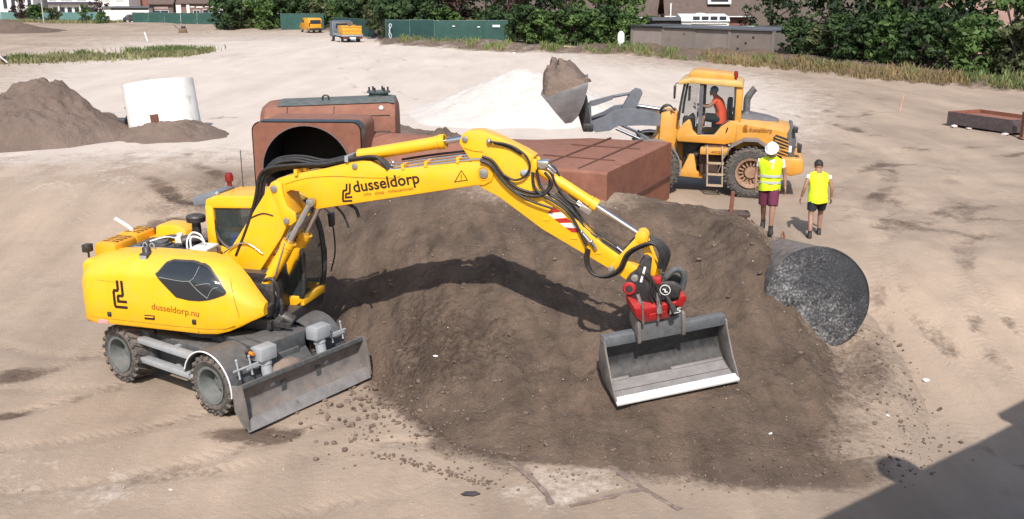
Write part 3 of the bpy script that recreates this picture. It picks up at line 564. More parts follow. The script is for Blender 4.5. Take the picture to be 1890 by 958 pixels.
for yy in (CY0+.035, CY1-.035):
    mb = MB(); mb.prism([(CX0-.02,2.36),(CX0+.16,2.36),(CX0+.13,3.12),(CX0-.02,3.12)], yy-.05, yy+.05); cabp(mb,'rear_pillar',YEL,bevel=.02)
    mb = MB(); mb.tube([(.86,yy,3.17),(1.02,yy,2.95),(1.16,yy,2.55),(1.20,yy,2.1),(1.19,yy,1.75),(1.13,yy,1.48)], .052, n=8); cabp(mb,'front_pillar',DRK)
    mb = MB(); mb.tube([(.55,yy,3.16),(.60,yy,2.6),(.58,yy,2.05),(.62,yy,1.5)], .04, n=8); cabp(mb,'door_post',DRK)
mb = MB(); mb.loft([[(a,CY0+.07,c),(a,CY1-.07,c)] for a,c in ((.88,3.15),(1.03,2.95),(1.17,2.55),(1.21,2.1),(1.2,1.75),(1.14,1.5))], caps=False, closed=False); cabp(mb,'windscreen',CGL)
mb = MB(); mb.prism([(CX0+.14,3.08),(CX0+.16,2.42),(-.28,2.37),(.30,2.08),(.56,2.08),(.54,3.12)], CY0+.03, CY0+.04); cabp(mb,'side_glass',CGL)
mb = MB(); mb.prism([(.62,3.1),(.66,1.5),(1.10,1.5),(1.18,2.1),(1.14,2.55),(1.0,2.95),(.86,3.12)], CY0+.03, CY0+.04); cabp(mb,'side_glass',CGL)
mb = MB(); mb.prism([(CX0+.14,3.08),(CX0+.16,1.52),(1.10,1.5),(1.18,2.1),(1.14,2.55),(1.0,2.95),(.86,3.12)], CY1-.05, CY1-.04); cabp(mb,'door_glass',CGL)
mb = MB(); mb.box(CX0+.0,CX0+.02,CY0+.08,CY1-.08,2.40,3.08); cabp(mb,'rear_glass',GLS)
mb = MB(); mb.tube([(CX0+.10,CY0+.02,3.10),(CX0+.13,CY0+.02,2.75),(-.36,CY0+.02,2.40),(.30,CY0+.02,2.06),(.58,CY0+.02,2.04)], .03, n=6, sub=3); mb.tube([(CX0+.10,CY0+.02,3.10),(.2,CY0+.02,3.13),(.88,CY0+.02,3.14)], .03, n=6); cabp(mb,'window_seal',DRK)
mb = MB(); mb.box(-.35,.15,.50,.98,1.75,1.95); mb.box(-.50,-.30,.52,.96,1.9,2.62); mb.box(-.48,-.36,.60,.88,2.62,2.85); cabp(mb,'driver_seat',mat('seat_cloth',(.03,.03,.035),.9),bevel=.04)
mb = MB(); mb.box(-.1,.35,.34,.5,1.6,2.2); mb.cyl((.25,.42,2.2),(.27,.42,2.42),.02,n=8); cabp(mb,'control_console',DRK,bevel=.03)
mb = MB(); mb.box(-.25,-.05,.36,.5,2.34,2.56); cabp(mb,'blue_crate',mat('blue_plastic',(.03,.10,.42),.5)); mb = MB(); mb.ball((-.28,.34,2.26),.12,10,8,(1.1,.7,.8)); cabp(mb,'red_jacket',RED)
mb = MB(); mb.prism([(-1.06,3.18),(-1.02,3.04),(-.62,3.10),(-.55,3.30),(-.62,3.33)], .46, 1.16); cabp(mb,'roof_box',mat('slate_paint',(.16,.18,.21),.5),bevel=.015)
mb = MB(); mb.lathe([(.045,0),(.045,.10),(.075,.11),(.08,.20),(.06,.27),(.001,.28)], (-.62,1.08,3.30), (0,0,1), 16); cabp(mb,'beacon',RDL)
mb = MB(); mb.cyl((-.35,1.1,3.28),(-.35,1.1,4.0),.008,n=6); cabp(mb,'aerial',DRK)
for xx,yy in ((-.45,.34),(.25,1.1)): mb = MB(); mb.ball((xx,yy,3.33),.04,8,6); cabp(mb,'roof_bolt',LGR)
mb = MB(); mb.tube([(.98,CY1+.02,2.95),(1.25,CY1+.1,2.9),(1.34,CY1+.12,2.6),(1.36,CY1+.12,2.1),(1.28,CY1+.06,1.72)], .016, n=6); cabp(mb,'mirror_bracket',DRK)
mb = MB(); mb.prism([(1.28,2.86),(1.36,2.86),(1.36,2.60),(1.30,2.60)], CY1+.02, CY1+.2); cabp(mb,'mirror',DRK,bevel=.015)
mb = MB(); mb.tube([(1.12,CY1-.03,1.55),(1.20,CY1+.02,1.8),(1.22,CY1+.02,2.2),(1.14,CY1,2.28),(1.08,CY1-.03,2.22)], .014, n=6); cabp(mb,'grab_rail',DRK)
# --- boom foot bracket and dark gear at the pivot
mb = MB(); mb.prism([(-.2,1.3),(.62,1.3),(.55,1.62),(.22,1.98),(-.05,2.1),(-.25,2.0)], -.34, -.25); mb.prism([(-.2,1.3),(.62,1.3),(.55,1.62),(.22,1.98),(-.05,2.1),(-.25,2.0)], .25, .34); U(mb,'boom_bracket',DRK,bevel=.015)
mb = MB(); mb.box(.55,1.0,-.5,-.12,1.30,1.95); mb.box(.7,.95,-.42,-.2,1.9,2.1); mb.cyl((1.0,-.35,1.35),(1.25,-.3,1.22),.12,n=14); mb.tube([(.9,-.4,1.9),(1.1,-.42,1.6),(1.05,-.4,1.3)], .04, n=8); mb.tube([(.8,-.45,2.0),(1.0,-.5,2.05),(1.08,-.46,1.8),(1.0,-.4,1.5)], .035, n=8); U(mb,'slew_motor',DRK,bevel=.02)
mb = MB(); mb.box(.98,1.35,-.62,-.58,1.22,1.30); mb.box(.95,1.02,-.70,-.5,1.2,1.34); U(mb,'front_step',DRK)
# lower boom, link, main boom, stick
mb = MB(); mb.prism([(-.16,1.78),(-.14,2.05),(.0,2.38),(.58,3.18),(.88,3.60),(.94,3.70),(1.04,3.75),(1.14,3.71),(1.20,3.60),(1.22,3.42),(1.31,3.14),(1.07,2.72),(.61,2.09),(.26,1.56),(.10,1.50),(-.08,1.58)], -.225, .225); LB = U(mb,'lower_boom',YEL,bevel=.025,seg=2)
mb = MB()
for s in (-1,1): mb.prism([(.94,3.62),(.98,3.71),(1.07,3.76),(1.17,3.70),(1.20,3.49),(1.26,3.30),(1.40,3.20),(1.41,3.06),(1.29,2.97),(1.16,3.02),(1.09,3.22),(1.02,3.44)], s*.235, s*.285)
U(mb,'boom_link',YEL,bevel=.012)
BOOM = [(.95,3.62),(.98,3.70),(1.06,3.77),(1.25,3.83),(1.96,3.99),(2.45,4.13),(2.62,4.155),(2.78,4.14),(2.98,4.04),(3.15,4.02),(4.44,4.20),(4.70,4.20),(4.84,4.14),(4.90,4.02),(4.86,3.90),(4.74,3.83),(4.6,3.82),(1.92,3.30),(1.76,3.265),(1.66,3.32),(1.60,3.46),(1.46,3.56),(1.30,3.58),(1.14,3.50),(1.02,3.52)]
mb = MB(); mb.prism(BOOM, -.20, .20); BM_ = U(mb,'main_boom',YEL,bevel=.022)
mb = MB(); mb.tube([(1.2,-.203,3.68),(1.6,-.203,3.80),(2.1,-.203,3.86),(2.6,-.203,3.86),(3.2,-.203,3.88),(3.3,-.203,3.93)], .005, n=4, sub=4); U(mb,'weld_seam',SEAM,BM_)
STK = [(4.31,4.50),(4.35,4.62),(4.45,4.70),(4.67,4.715),(5.0,4.60),(5.40,4.42),(5.565,4.33),(5.51,4.22),(5.53,4.02),(5.62,3.80),(5.78,3.63),(6.0,3.50),(6.3,3.31),(6.68,2.98),(7.08,2.72),(7.32,2.58),(7.38,2.47),(7.30,2.36),(7.14,2.35),(6.97,2.47),(5.71,3.14),(4.98,3.64),(4.66,3.79),(4.56,3.92),(4.58,4.10),(4.45,4.30)]
mb = MB(); mb.prism(STK, -.165, .165); SK = U(mb,'stick',YEL,bevel=.022)
mb = MB(); mb.tube([(4.40,-.168,4.42),(4.55,-.168,4.38),(4.72,-.168,4.37)], .006, n=4); U(mb,'weld_seam',SEAM,SK)
def pin(u, w, y, r, parent, l=.03):
    mb = MB(); mb.cyl((u,-y-l,w),(u,y+l,w),r,n=16); p = U(mb,'pivot_pin',PRS,parent,bevel=.006)
    return p
for u_, w_, y_, r_, p_ in ((1.03,3.61,.285,.062,LB),(1.23,3.06,.285,.055,LB),(1.70,3.41,.30,.052,BM_),(2.50,4.05,.20,.05,BM_),(4.74,4.03,.20,.078,BM_),(4.42,4.57,.165,.05,SK),(6.86,2.58,.24,.05,SK),(7.24,2.46,.24,.06,SK),(.05,1.78,.34,.07,LB)): pin(u_,w_,y_,r_,p_)
mb = MB(); mb.lathe([(.10,0),(.115,0),(.115,.012),(.10,.012)], (4.74,-.215,4.03), (0,1,0), 24); U(mb,'pin_collar',YEL,BM_)
# print on the boom
k_ = (4.71-1.92, 0, 3.84-3.31)
mb = MB(); logo(mb,2.24,3.415,.185,.32,-.2035,.06,.12); U(mb,'company_emblem',PRT,BM_,recalc=False,smooth_a=0)
lettering('company_lettering','dusseldorp',.27,PRT,BM_, MU @ plane_m((2.46,-.2035,3.60),(1,0,.185),(0,0,1)), .006, 1.20)
lettering('small_lettering','infra   sloop   milieutechniek',.082,BRN,BM_, MU @ plane_m((2.64,-.2035,3.545),(1,0,.17),(0,0,1)), .001, .90)
mb = MB(); mb.strip([(4.36,4.06),(4.245,3.865),(4.46,3.905),(4.36,4.06)], .014, -.2035); mb.strip([(4.357,3.995),(4.354,3.925)], .014, -.2035); mb.strip([(4.354,3.91),(4.353,3.895)], .014, -.2035); U(mb,'warning_triangle',PRT,BM_,recalc=False,smooth_a=0)
e = Vector((.80,-.60)); f = Vector((.60,.80)); o_ = Vector((5.80,3.415))
def stripes(cols, name, m):
    mb = MB()
    for poly in cols: mb.add([(a,-.168,b) for a,b in poly], [tuple(range(len(poly)))])
    return U(mb,name,m,SK,recalc=False,smooth_a=0)
SG = [(5.885,3.535),(5.785,3.42),(6.005,3.455)], [(5.79,3.415),(6.02,3.445),(6.10,3.37),(5.90,3.335)], [(5.90,3.33),(6.11,3.36),(6.19,3.29),(5.99,3.27)], [(5.995,3.265),(6.20,3.28),(6.29,3.20),(6.08,3.205)], [(6.085,3.20),(6.295,3.195),(6.30,3.13),(6.20,3.125)]
stripes([SG[0],SG[2],SG[4]],'red_stripes',RED); stripes([SG[1],SG[3]],'white_stripes',WHT)
# cylinders
def ram(p, q, r, frac, rod, name='hydraulic_cylinder', par=EXC, collar=True):
    p, q = Vector(p), Vector(q); m_ = p.lerp(q, frac)
    mb = MB(); mb.cyl(p,m_,r,n=20); d_ = (q-p).normalized()
    if collar: mb.cyl(m_-d_*.10,m_,r*1.18,n=20); mb.cyl(m_-d_*.16,m_-d_*.12,r*1.1,n=20)
    mb.cyl(p-d_*.02,p+d_*.10,r*1.05,n=20); c = U(mb,name,YEL,par,smooth_a=40)
    mb = MB(); mb.cyl(m_,q,rod,n=14); U(mb,'piston_rod',CHR,c)
    mb = MB(); u = Vector((0,1,0)); mb.cyl(q-u*rod*1.0,q+u*rod*1.0,rod*1.3,n=16); U(mb,'rod_eye',PRS,c)
    return c
for s in (-1,1): ram((.46,s*.40,1.32),(1.70,s*.27,3.41),.105,.66,.055,'boom_cylinder')
ram((.30,0,1.55),(1.24,0,3.06),.10,.55,.06,'adjusting_cylinder')
ram((2.52,0,4.20),(4.41,0,4.57),.105,.80,.048,'stick_cylinder')
ram((5.46,.0,4.20),(7.30,0,3.10),.092,.60,.042,'bucket_cylinder')
for s in (-1,1):
    mb = MB(); mb.prism([(5.44,4.30),(5.60,4.28),(5.60,4.08),(5.46,4.0),(5.36,4.1)], s*.10, s*.14); U(mb,'cylinder_lug',YEL,SK,bevel=.01)
mb = MB(); mb.ball((5.42,-.18,4.06),.075,12,8,(1.2,.5,.8)); U(mb,'valve_body',LGR,SK)
# hoses and pipes
def hose(pts, y_, r, m=BLK, name='hydraulic_hose', par=EXC, n=7):
    mb = MB(); mb.tube([(a, y_ if not callable(y_) else y_(i/(len(pts)-1)), c) for i, (a, c) in enumerate(pts)], r, n=n, sub=5); return U(mb, name, m, par, smooth_a=60)
a1 = [(.17,2.35),(.46,2.96),(.64,3.45),(.71,3.74),(.87,3.93),(1.34,4.02),(1.94,4.06),(2.34,4.15),(2.83,4.23),(2.98,4.16),(3.09,4.03)]
a2 = [(.16,2.41),(.47,3.07),(.58,3.56),(.70,3.79),(.95,3.99),(1.32,4.06),(1.77,4.02),(2.37,4.17),(2.72,4.21)]
a3 = [(.54,3.49),(.63,3.79),(.84,3.99),(1.10,4.06),(1.41,4.07),(1.81,4.02),(2.22,4.10)]
for k in range(3): hose([(a+.03*k,c-.025*k) for a,c in a1], -.22+.055*k, .028)
for k in range(2): hose([(a+.02*k,c+.03*k) for a,c in a2], 0+.06*k, .028)
for k in range(2): hose([(a,c+.03*k) for a,c in a3], .14+.07*k, .026)
for a,c in ((1.43,3.88),(2.37,4.15)): mb = MB(); mb.box(a-.03,a+.03,-.25,.20,c-.03,c+.07); U(mb,'hose_clamp',YEL if a<2 else LGR,BM_)
for k in range(3): hose([(3.06,4.09+.03*k),(3.16,4.02+.035*k),(3.71,4.11+.035*k),(4.45,4.23+.03*k),(4.72,4.26+.03*k)], -.17+.10*k, .019, CHR, 'hydraulic_pipe')
for k in range(2): hose([(3.2,4.08+.05*k),(3.8,4.19+.05*k),(4.5,4.30+.04*k)], .12+.05*k, .02)
for a,c in ((3.35,4.05),(3.75,4.11),(4.3,4.20)): mb = MB(); mb.box(a-.025,a+.025,-.215,.08,c-.02,c+.07); U(mb,'pipe_clamp',YEL,BM_)
h4 = [(4.69,4.25),(4.86,4.19),(5.04,3.97),(5.27,3.77),(5.58,3.70),(5.78,3.77),(5.87,3.93),(5.75,4.10)]
hose(h4, -.235, .026); hose([(a+.02,c+.05) for a,c in h4[:6]]+[(5.83,4.0)], -.20, .024); hose([(a,c-.01) for a,c in h4[:4]]+[(5.55,3.62),(5.9,3.52)], -.26, .02)
h5 = [(4.86,4.55),(5.17,4.51),(5.42,4.37),(5.51,4.18),(5.42,4.01),(5.25,3.95),(5.07,4.03)]
hose(h5, -.235, .019); hose([(4.90,4.53),(5.15,4.47),(5.36,4.36)], -.19, .02)
mb = MB(); mb.ball((4.83,-.20,4.55),.05,10,8); U(mb,'hose_elbow',PRS,SK)
hose([(5.55,4.09),(5.58,3.86),(5.71,3.73),(5.94,3.61),(6.16,3.45),(6.32,3.19),(6.45,2.93)], -.23, .024)
hose([(5.60,4.12),(5.66,3.86),(5.78,3.74),(6.0,3.62),(6.24,3.42),(6.40,3.2),(6.6,3.05)], -.14, .022)
hose([(5.71,4.18),(5.82,4.07),(5.93,3.84),(6.10,3.64),(6.34,3.52)], -.08, .024); hose([(5.73,4.22),(5.88,4.12),(6.0,3.88),(6.14,3.70),(6.36,3.56)], -.02, .022)
mb = MB(); mb.box(5.60,5.78,-.12,.06,4.13,4.26); mb.cyl((5.72,-.1,4.18),(5.88,-.1,4.04),.022,n=8); mb.cyl((5.74,-.04,4.21),(5.90,-.04,4.07),.022,n=8); U(mb,'steel_fitting',CHR,SK,bevel=.01)
M = Matrix.Translation((6.40,-.07,3.50)) @ Matrix.Rotation(R(32),4,'Y'); mb = MB(); mb.box(-.10,.10,-.05,.05,-.05,.05,M); mb.cyl((6.24,-.1,3.60),(6.45,-.1,3.47),.02,n=8); mb.cyl((6.26,-.05,3.62),(6.47,-.05,3.49),.02,n=8); U(mb,'steel_fitting',CHR,SK,bevel=.01)
for k in range(3): hose([(5.86+.03*k,3.71+.02*k),(6.13,3.50+.03*k),(6.40,3.17+.03*k),(6.68,2.98+.03*k),(7.02,2.78+.03*k)], -.12+.07*k, .02)
h8 = [(6.46,2.91),(6.45,2.68),(6.56,2.50),(6.77,2.47),(6.98,2.60),(7.10,2.86),(7.29,3.0),(7.50,3.06),(7.63,2.91),(7.61,2.67)]
for k in range(3): hose([(a+.015*k,c-.02*k) for a,c in h8], -.30+.045*k, .024)
for k in range(3): hose([(6.99,2.72+.03*k),(7.2,2.92),(7.47,2.98+.02*k),(7.66+.03*k,2.80),(7.66,2.49)], .12+.06*k, .026)
for (a,b) in (((6.36,3.15),(6.52,2.98)),((6.52,3.0),(6.60,2.88))): mb = MB(); mb.cyl((a[0],-.21,a[1]),(b[0],-.21,b[1]),.028,n=8); mb.ball((a[0],-.21,a[1]),.04,8,6); U(mb,'steel_fitting',CHR,SK)
for k in range(3): mb = MB(); mb.cyl((6.92,-.12+.08*k,2.92-.03*k),(7.10,-.12+.08*k,2.78-.03*k),.022,n=8); U(mb,'steel_fitting',CHR,SK)
hose([(-.04,2.40),(.20,2.56),(.44,2.60),(.71,2.44)], -.27, .014, CHR, 'hydraulic_pipe'); hose([(.50,3.05),(.75,3.15),(.95,3.12)], -.235, .012)
hose([(1.1,2.6),(1.3,2.85),(1.5,3.0),(1.68,3.3)], -.33, .016, PRS, 'hydraulic_pipe'); hose([(.75,1.5),(.95,1.95),(1.15,2.45),(1.25,2.7)], -.43, .018, CHR, 'hydraulic_pipe')
hose([(1.95,3.3),(2.1,3.15),(2.18,2.98),(2.2,2.9)], .1, .02); hose([(2.2,3.33),(2.35,3.25),(2.4,3.1)], .1, .03)
for (a,c) in ((5.72,3.30),(6.18,3.02),(6.58,2.80)): mb = MB(); mb.box(a,a+.10,-.18,-.164,c,c+.03); U(mb,'step_bracket',YEL,SK)
# bucket linkage
for s in (-1,1):
    mb = MB(); mb.prism([(6.80,2.56),(6.84,2.64),(7.26,3.15),(7.34,3.15),(7.36,3.06),(6.92,2.53)], s*.185, s*.215); U(mb,'rocker_arm',DRK if s>0 else YEL,bevel=.008)
mb = MB()
for s in (-1,1): mb.prism([(7.26,3.14),(7.36,3.16),(7.58,2.62),(7.62,2.40),(7.52,2.38),(7.44,2.62)], s*.10, s*.14)
U(mb,'push_link',YEL,bevel=.01)
mb = MB(); mb.cyl((7.31,-.22,3.10),(7.31,.22,3.10),.085,n=18); mb.cyl((7.31,-.13,3.10),(7.31,-.03,3.10),.105,n=18); mb.cyl((7.31,.03,3.10),(7.31,.13,3.10),.105,n=18); U(mb,'link_joint',YEL,bevel=.006)
# tiltrotator and bucket: W runs along the cutting edge, A from edge to back, N away from the floor
P1 = Vector((1.70,14.44,-1.01)); W = Vector((.96,.27,.09)).normalized(); A = Vector((-.28,.91,.32)); A = (A - W*A.dot(W)).normalized(); N = W.cross(A)
MB_ = Matrix.Translation(-Vector(EXC.location)) @ Matrix(((W.x,A.x,N.x,P1.x),(W.y,A.y,N.y,P1.y),(W.z,A.z,N.z,P1.z),(0,0,0,1)))
def B(mb, name, m, parent=EXC, **kw): return mb.build(name, m, parent, MB_, **kw)
BW = 2.13
prof = [(.08,.0),(.30,.0),(.55,.015),(.72,.09),(.81,.22),(.84,.38),(.83,.55),(.80,.68)]
th = [(p_[0]+.03*(i/7), p_[1]-.025*(1-i/7)) for i, p_ in enumerate(prof)]
mb = MB(); mb.loft([[(w_,a,n) for a,n in prof] + [(w_,a,n) for a,n in th[::-1]] for w_ in (0,.7,1.4,BW)]); BK = B(mb,'bucket',mat('shaded_bucket_paint',(.035,.038,.042),.5,.2,var=.3,scale=5,dust=.2),smooth_a=35)  # dark bucket paint, deepened further to carry the top beam's shade
mb = MB(); mb.loft([[(w_,.09,.006),(w_,.31,.006),(w_,.53,.018)] for w_ in (.03,BW-.03)], caps=False, closed=False); B(mb,'worn_floor',SCR,BK)
for w0,w1 in ((.03,.40),(1.15,BW-.03)): mb = MB(); mb.box(w0,w1,.50,.56,.015,.05); B(mb,'wear_plate',SCR,BK,bevel=.008)
mb = MB(); mb.box(0.03,BW-.03,.285,.295,.005,.012); B(mb,'weld_seam',RUD,BK)
mb = MB(); mb.prism([(-.02,-.03),(.13,-.03),(.13,.035),(-.02,.02)], -.02, BW+.02, 'x'); B(mb,'cutting_edge',CUT,BK,bevel=.008)
for s in (0,1):
    w0 = -.03 if s == 0 else BW; mb = MB(); mb.prism([(.02,.0),(.60,.0),(.80,.12),(.86,.35),(.84,.74),(.66,.74),(.60,.62),(.30,.26),(.05,.06)], w0, w0+.03, 'x'); B(mb,'side_plate',STL,BK,bevel=.006)
mb = MB(); mb.prism([(.66,.64),(.84,.62),(.88,.76),(.72,.80)], -.02, BW+.02, 'x'); B(mb,'top_beam',mat('bucket_grey',(.12,.135,.15),.5,.3,var=.25,scale=5,dust=.3,spots=(8,.6,.1,(.26,.26,.27))),BK,bevel=.012)
c0 = .93
mb = MB(); mb.prism([(.56,.72),(.88,.70),(1.02,.86),(.92,1.04),(.66,1.04)], c0-.36, c0+.36, 'x'); CP = B(mb,'bucket_coupling',mat('coupling_grey',(.14,.15,.16),.5,.3,var=.25,scale=7,dust=.25),BK,bevel=.015)
for w_ in (c0-.42,c0+.36): mb = MB(); mb.prism([(.54,.70),(.58,.68),(.66,.72),(.98,.92),(.96,1.08),(.64,1.08),(.56,.86)], w_, w_+.06, 'x'); B(mb,'coupling_ear',STL,CP,bevel=.012)
# rotator: red body, black coupler, tilt cylinders
mb = MB(); mb.prism([(.42,1.40),(.45,1.22),(.58,1.07),(.70,1.06),(1.08,1.07),(1.26,1.24),(1.33,1.40),(1.29,1.48),(1.21,1.47),(1.12,1.37),(.90,1.36),(.62,1.35),(.50,1.38)], .60, 1.0); TR = B(mb,'tilt_rotator',RED,bevel=.025)
mb = MB(); mb.prism([(.68,1.11),(.96,1.12),(.96,1.24),(.68,1.23)], .585, .61); B(mb,'cover_plate',RED,TR,bevel=.01)
mb = MB(); mb.lathe([(.001,0),(.105,0),(.105,.012),(.001,.012)], (1.11,.595,1.21), (0,-1,0), 24); B(mb,'round_badge',mat('badge_black',(.012,.012,.012),.4),TR)
lettering('badge_lettering','R5',.15,WHT,TR, MB_ @ plane_m((1.02,.580,1.165),(1,0,0),(0,0,1)), .004, .20)
mb = MB(); mb.cyl((c0,.84,.98),(c0,.84,1.10),.20,n=28); B(mb,'rotor_ring',DRK,TR,bevel=.01)
for a_ in (.58,.84): mb = MB(); mb.cyl((a_,.57,1.08),(a_-.04,.60,1.50),.020,n=8); B(mb,'lock_bolt',PRS,TR)
# coupler hung between stick tip and push link, upper-structure frame
mb = MB()
for s in (-1,1): mb.prism([(7.10,2.42),(7.16,2.52),(7.26,2.60),(7.40,2.86),(7.50,2.80),(7.48,2.52),(7.62,2.42),(7.85,2.44),(7.98,2.36),(7.96,2.20),(7.50,2.06),(7.22,2.10),(7.08,2.24)], s*.17, s*.25)
QC = U(mb,'quick_coupler',DRK,bevel=.02)
mb = MB(); mb.prism([(7.20,2.28),(7.62,2.36),(7.95,2.30),(7.93,2.12),(7.5,1.98),(7.2,2.02)], -.17, .17); U(mb,'coupler_body',DRK,QC,bevel=.02)
mb = MB(); mb.lathe([(.001,0),(.085,0),(.11,.03),(.11,.09)], (7.16,-.30,2.28), (0,1,0), 20); U(mb,'tilt_cap',RED,QC,bevel=.0)
mb = MB(); mb.cyl((7.16,-.305,2.28),(7.16,-.29,2.28),.06,n=14); U(mb,'cap_plate',DRK,QC)
mb = MB(); mb.tube([(7.72,-.1,2.46),(7.84,-.05,2.58),(7.95,0,2.56),(8.0,.02,2.42),(7.97,.02,2.25)], .05, n=10); U(mb,'hook_arm',GRY,QC)
mb = MB(); mb.lathe([(.075,0),(.085,0),(.085,.012),(.075,.012)], (7.73,-.262,2.30), (0,1,0), 20); mb.strip([(7.69,2.31),(7.73,2.31),(7.73,2.27),(7.77,2.27)], .018, -.262); U(mb,'round_mark',WHT,QC,recalc=False)
mb = MB(); mb.strip([(7.34,2.40),(7.40,2.66)], .035, -.262); U(mb,'white_mark',WHT,QC,recalc=False,smooth_a=0)
mb = MB(); mb.box(7.52,7.66,-.27,-.12,2.38,2.50); U(mb,'red_block',RED,QC,bevel=.02)
for (a,b) in (((7.30,-.27,2.2),(7.42,-.30,1.86)),((7.62,-.27,2.25),(7.66,-.30,1.92)),((7.75,-.24,2.2),(7.9,-.28,1.95))): mb = MB(); mb.cyl(a,b,.035,n=10); mb.cyl(Vector(b)-(Vector(b)-Vector(a))*.4,b,.05,n=10); U(mb,'tilt_cylinder',PRS if a[0]<7.7 else DRK,QC)
for k in range(3): hose([(7.35+.06*k,2.55),(7.5+.05*k,2.42-.03*k),(7.48+.08*k,2.22),(7.55+.07*k,2.08)], -.28-.012*k, .015)
# ------------------------------------------------------------------ wheel loader
LD = thing('wheel_loader', 'dusty orange wheel loader with a raised bucket of soil behind the rusty duct', 'wheel loader', (6.60,26.64,0))
M1w = RZ(R(166)); M1 = M1w @ Matrix.Diagonal((.90,1,1,1)); M2 = RZ(R(176), (-2.31,.64,0)); M3 = RZ(R(176), (-2.66,.66,0))
def A1(mb, name, m, parent=LD, **kw):
    mb.v = [(p[0]*1.17 if p[0] < 0 else p[0], p[1], p[2]) for p in mb.v]; return mb.build(name, m, parent, M1, **kw)
def A2(mb, name, m, parent=LD, **kw): return mb.build(name, m, parent, M2, **kw)
LT = tyre_mesh(.70,.36,.52,24,.045).mesh('wheel', smooth_a=30); LT.materials.append(TYR)
LRM = mat('loader_rim', (.27,.155,.095), .8, var=.25, scale=6, dust=.8, dcol=(.40,.27,.19))
mb = MB(); mb.lathe([(.36,.24),(.40,.27),(.40,.285),(.345,.27),(.33,.2),(.28,.08),(.20,.05),(.17,.10),(.15,.17),(.001,.18)], n=36); mb.lathe([(.36,-.24),(.40,-.28),(.33,-.26),(.30,0),(.001,0)], n=36)
for i in range(16): a = 2*math.pi*i/16; M = Matrix.Rotation(a,4,'Y') @ Matrix.Translation((0,.13,.26)); mb.box(-.02,.02,-.06,.06,-.07,.07,M)
LR = mb.mesh('rim'); LR.materials.append(LRM)
for M, in ((M1w,),(M3,)):
    for sy in (-1,1):
        w = link('wheel', LT, LD); w.matrix_local = M @ Matrix.Translation((0,sy*.93,.70)) @ Matrix.Rotation(math.pi if sy < 0 else 0,4,'Z') @ Matrix.Rotation(random.uniform(0,3),4,'Y'); link('rim', LR, w)
    mb = MB(); mb.cyl((0,-.8,.7),(0,.8,.7),.18,n=14); mb.ball((0,0,.7),.30); mb.build('axle', RUD, LD, M)
# rear frame, counterweight, bonnet
mb = MB(); mb.prism([(-.9,.75),(1.3,.55),(1.35,1.0),(.6,1.2),(-.9,1.15)], -.42, .42); A1(mb,'rear_frame',ORA,bevel=.03)
mb = MB(); mb.prism([(-.72,1.12),(-1.20,1.13),(-1.28,1.05),(-1.26,.74),(-.95,.64),(-.75,.78)], -1.10, 1.10); A1(mb,'counterweight',ORA,bevel=.05)
mb = MB(); mb.loft([[(x_,-.80,b_),(x_,.80,b_),(x_,.84,b_+.15),(x_,.82,t_-.16),(x_,.66,t_-.03),(x_,.4,t_),(x_,-.4,t_),(x_,-.66,t_-.03),(x_,-.82,t_-.16),(x_,-.84,b_+.15)] for x_,b_,t_ in ((.48,1.25,2.10),(.0,1.22,2.06),(-.5,1.15,1.98),(-.86,1.12,1.90),(-.97,1.12,1.78))]); BN = A1(mb,'engine_cover',ORA,smooth_a=40)
mb = MB(); mb.prism([(-.90,1.12),(-1.02,1.13),(-1.06,1.55),(-.99,1.86),(-.92,1.9),(-.83,1.75)], -.86, .86); A1(mb,'rear_grille',PLA,BN,bevel=.02)
mb = MB(); mb.box(-.96,-.89,.855,.872,1.25,1.42); A1(mb,'plate',WHT,BN)
mb = MB(); mb.prism([(-.52,1.16),(-.50,1.62),(-.56,1.70),(-.86,1.60),(-.92,1.16)], .80, .838); vp = A1(mb,'side_grille',DRK,BN)
for k in range(6): mb = MB(); mb.prism([(-.54,1.20+.085*k),(-.54,1.225+.085*k),(-.88,1.10+.085*k),(-.88,1.075+.085*k)], .835, .862); A1(mb,'grille_bar',ORA,vp)
mb = MB(); mb.loft([[(x_,w_*s,z_) for s,z_ in ((-1,t_-.08),(-.8,t_+.02),(.8,t_+.02),(1,t_-.08))] for x_,w_,t_ in ((.50,.66,2.14),(.1,.66,2.12),(-.35,.5,2.05),(-.62,.25,1.98))]); A1(mb,'bonnet_cap',PLA,BN,smooth_a=50)
mb = MB(); mb.tube([(.24,.15,2.1),(.24,.15,2.50),(.20,.15,2.62),(.08,.15,2.78),(.03,.15,2.83)], lambda t: .105 if t < .6 else .095, n=14); mb.lathe([(.16,0),(.13,.05),(.09,.14)], (.24,.15,2.11), (0,0,1), 16); A1(mb,'exhaust_stack',PLA,BN)
mb = MB(); mb.lathe([(.05,0),(.05,.12),(.11,.13),(.11,.20),(.001,.22)], (.58,.35,2.12), (0,0,1), 14); A1(mb,'air_filter_cap',DRK,BN)
mb = MB(); logo(mb,-.5,0,.14,.2,0); mb.v = [(.30-(a+.5), .8465, 1.74+c) for a,b,c in mb.v]; A1(mb,'company_emblem',BRN,BN,recalc=False,smooth_a=0)
lettering('company_lettering','dusseldorp',.17,BRN,BN, M1 @ plane_m((.13,.8465,1.76),(-1,0,-.02),(0,0,1)), .002, .66)
# rear mudguards
for s in (-1,1):
    mb = MB(); pts = [(.95,.70),(.80,1.12),(.60,1.42),(.25,1.60),(-.12,1.60),(-.45,1.38),(-.72,1.02)]
    mb.loft([[(a,s*.66,c),(a,s*1.22,c),(a,s*1.22,c-.06),(a,s*.66,c-.05)] for a,c in pts]); A1(mb,'mudguard',mat('faded_plastic',(.17,.15,.145),.6,dust=.4),smooth_a=50)
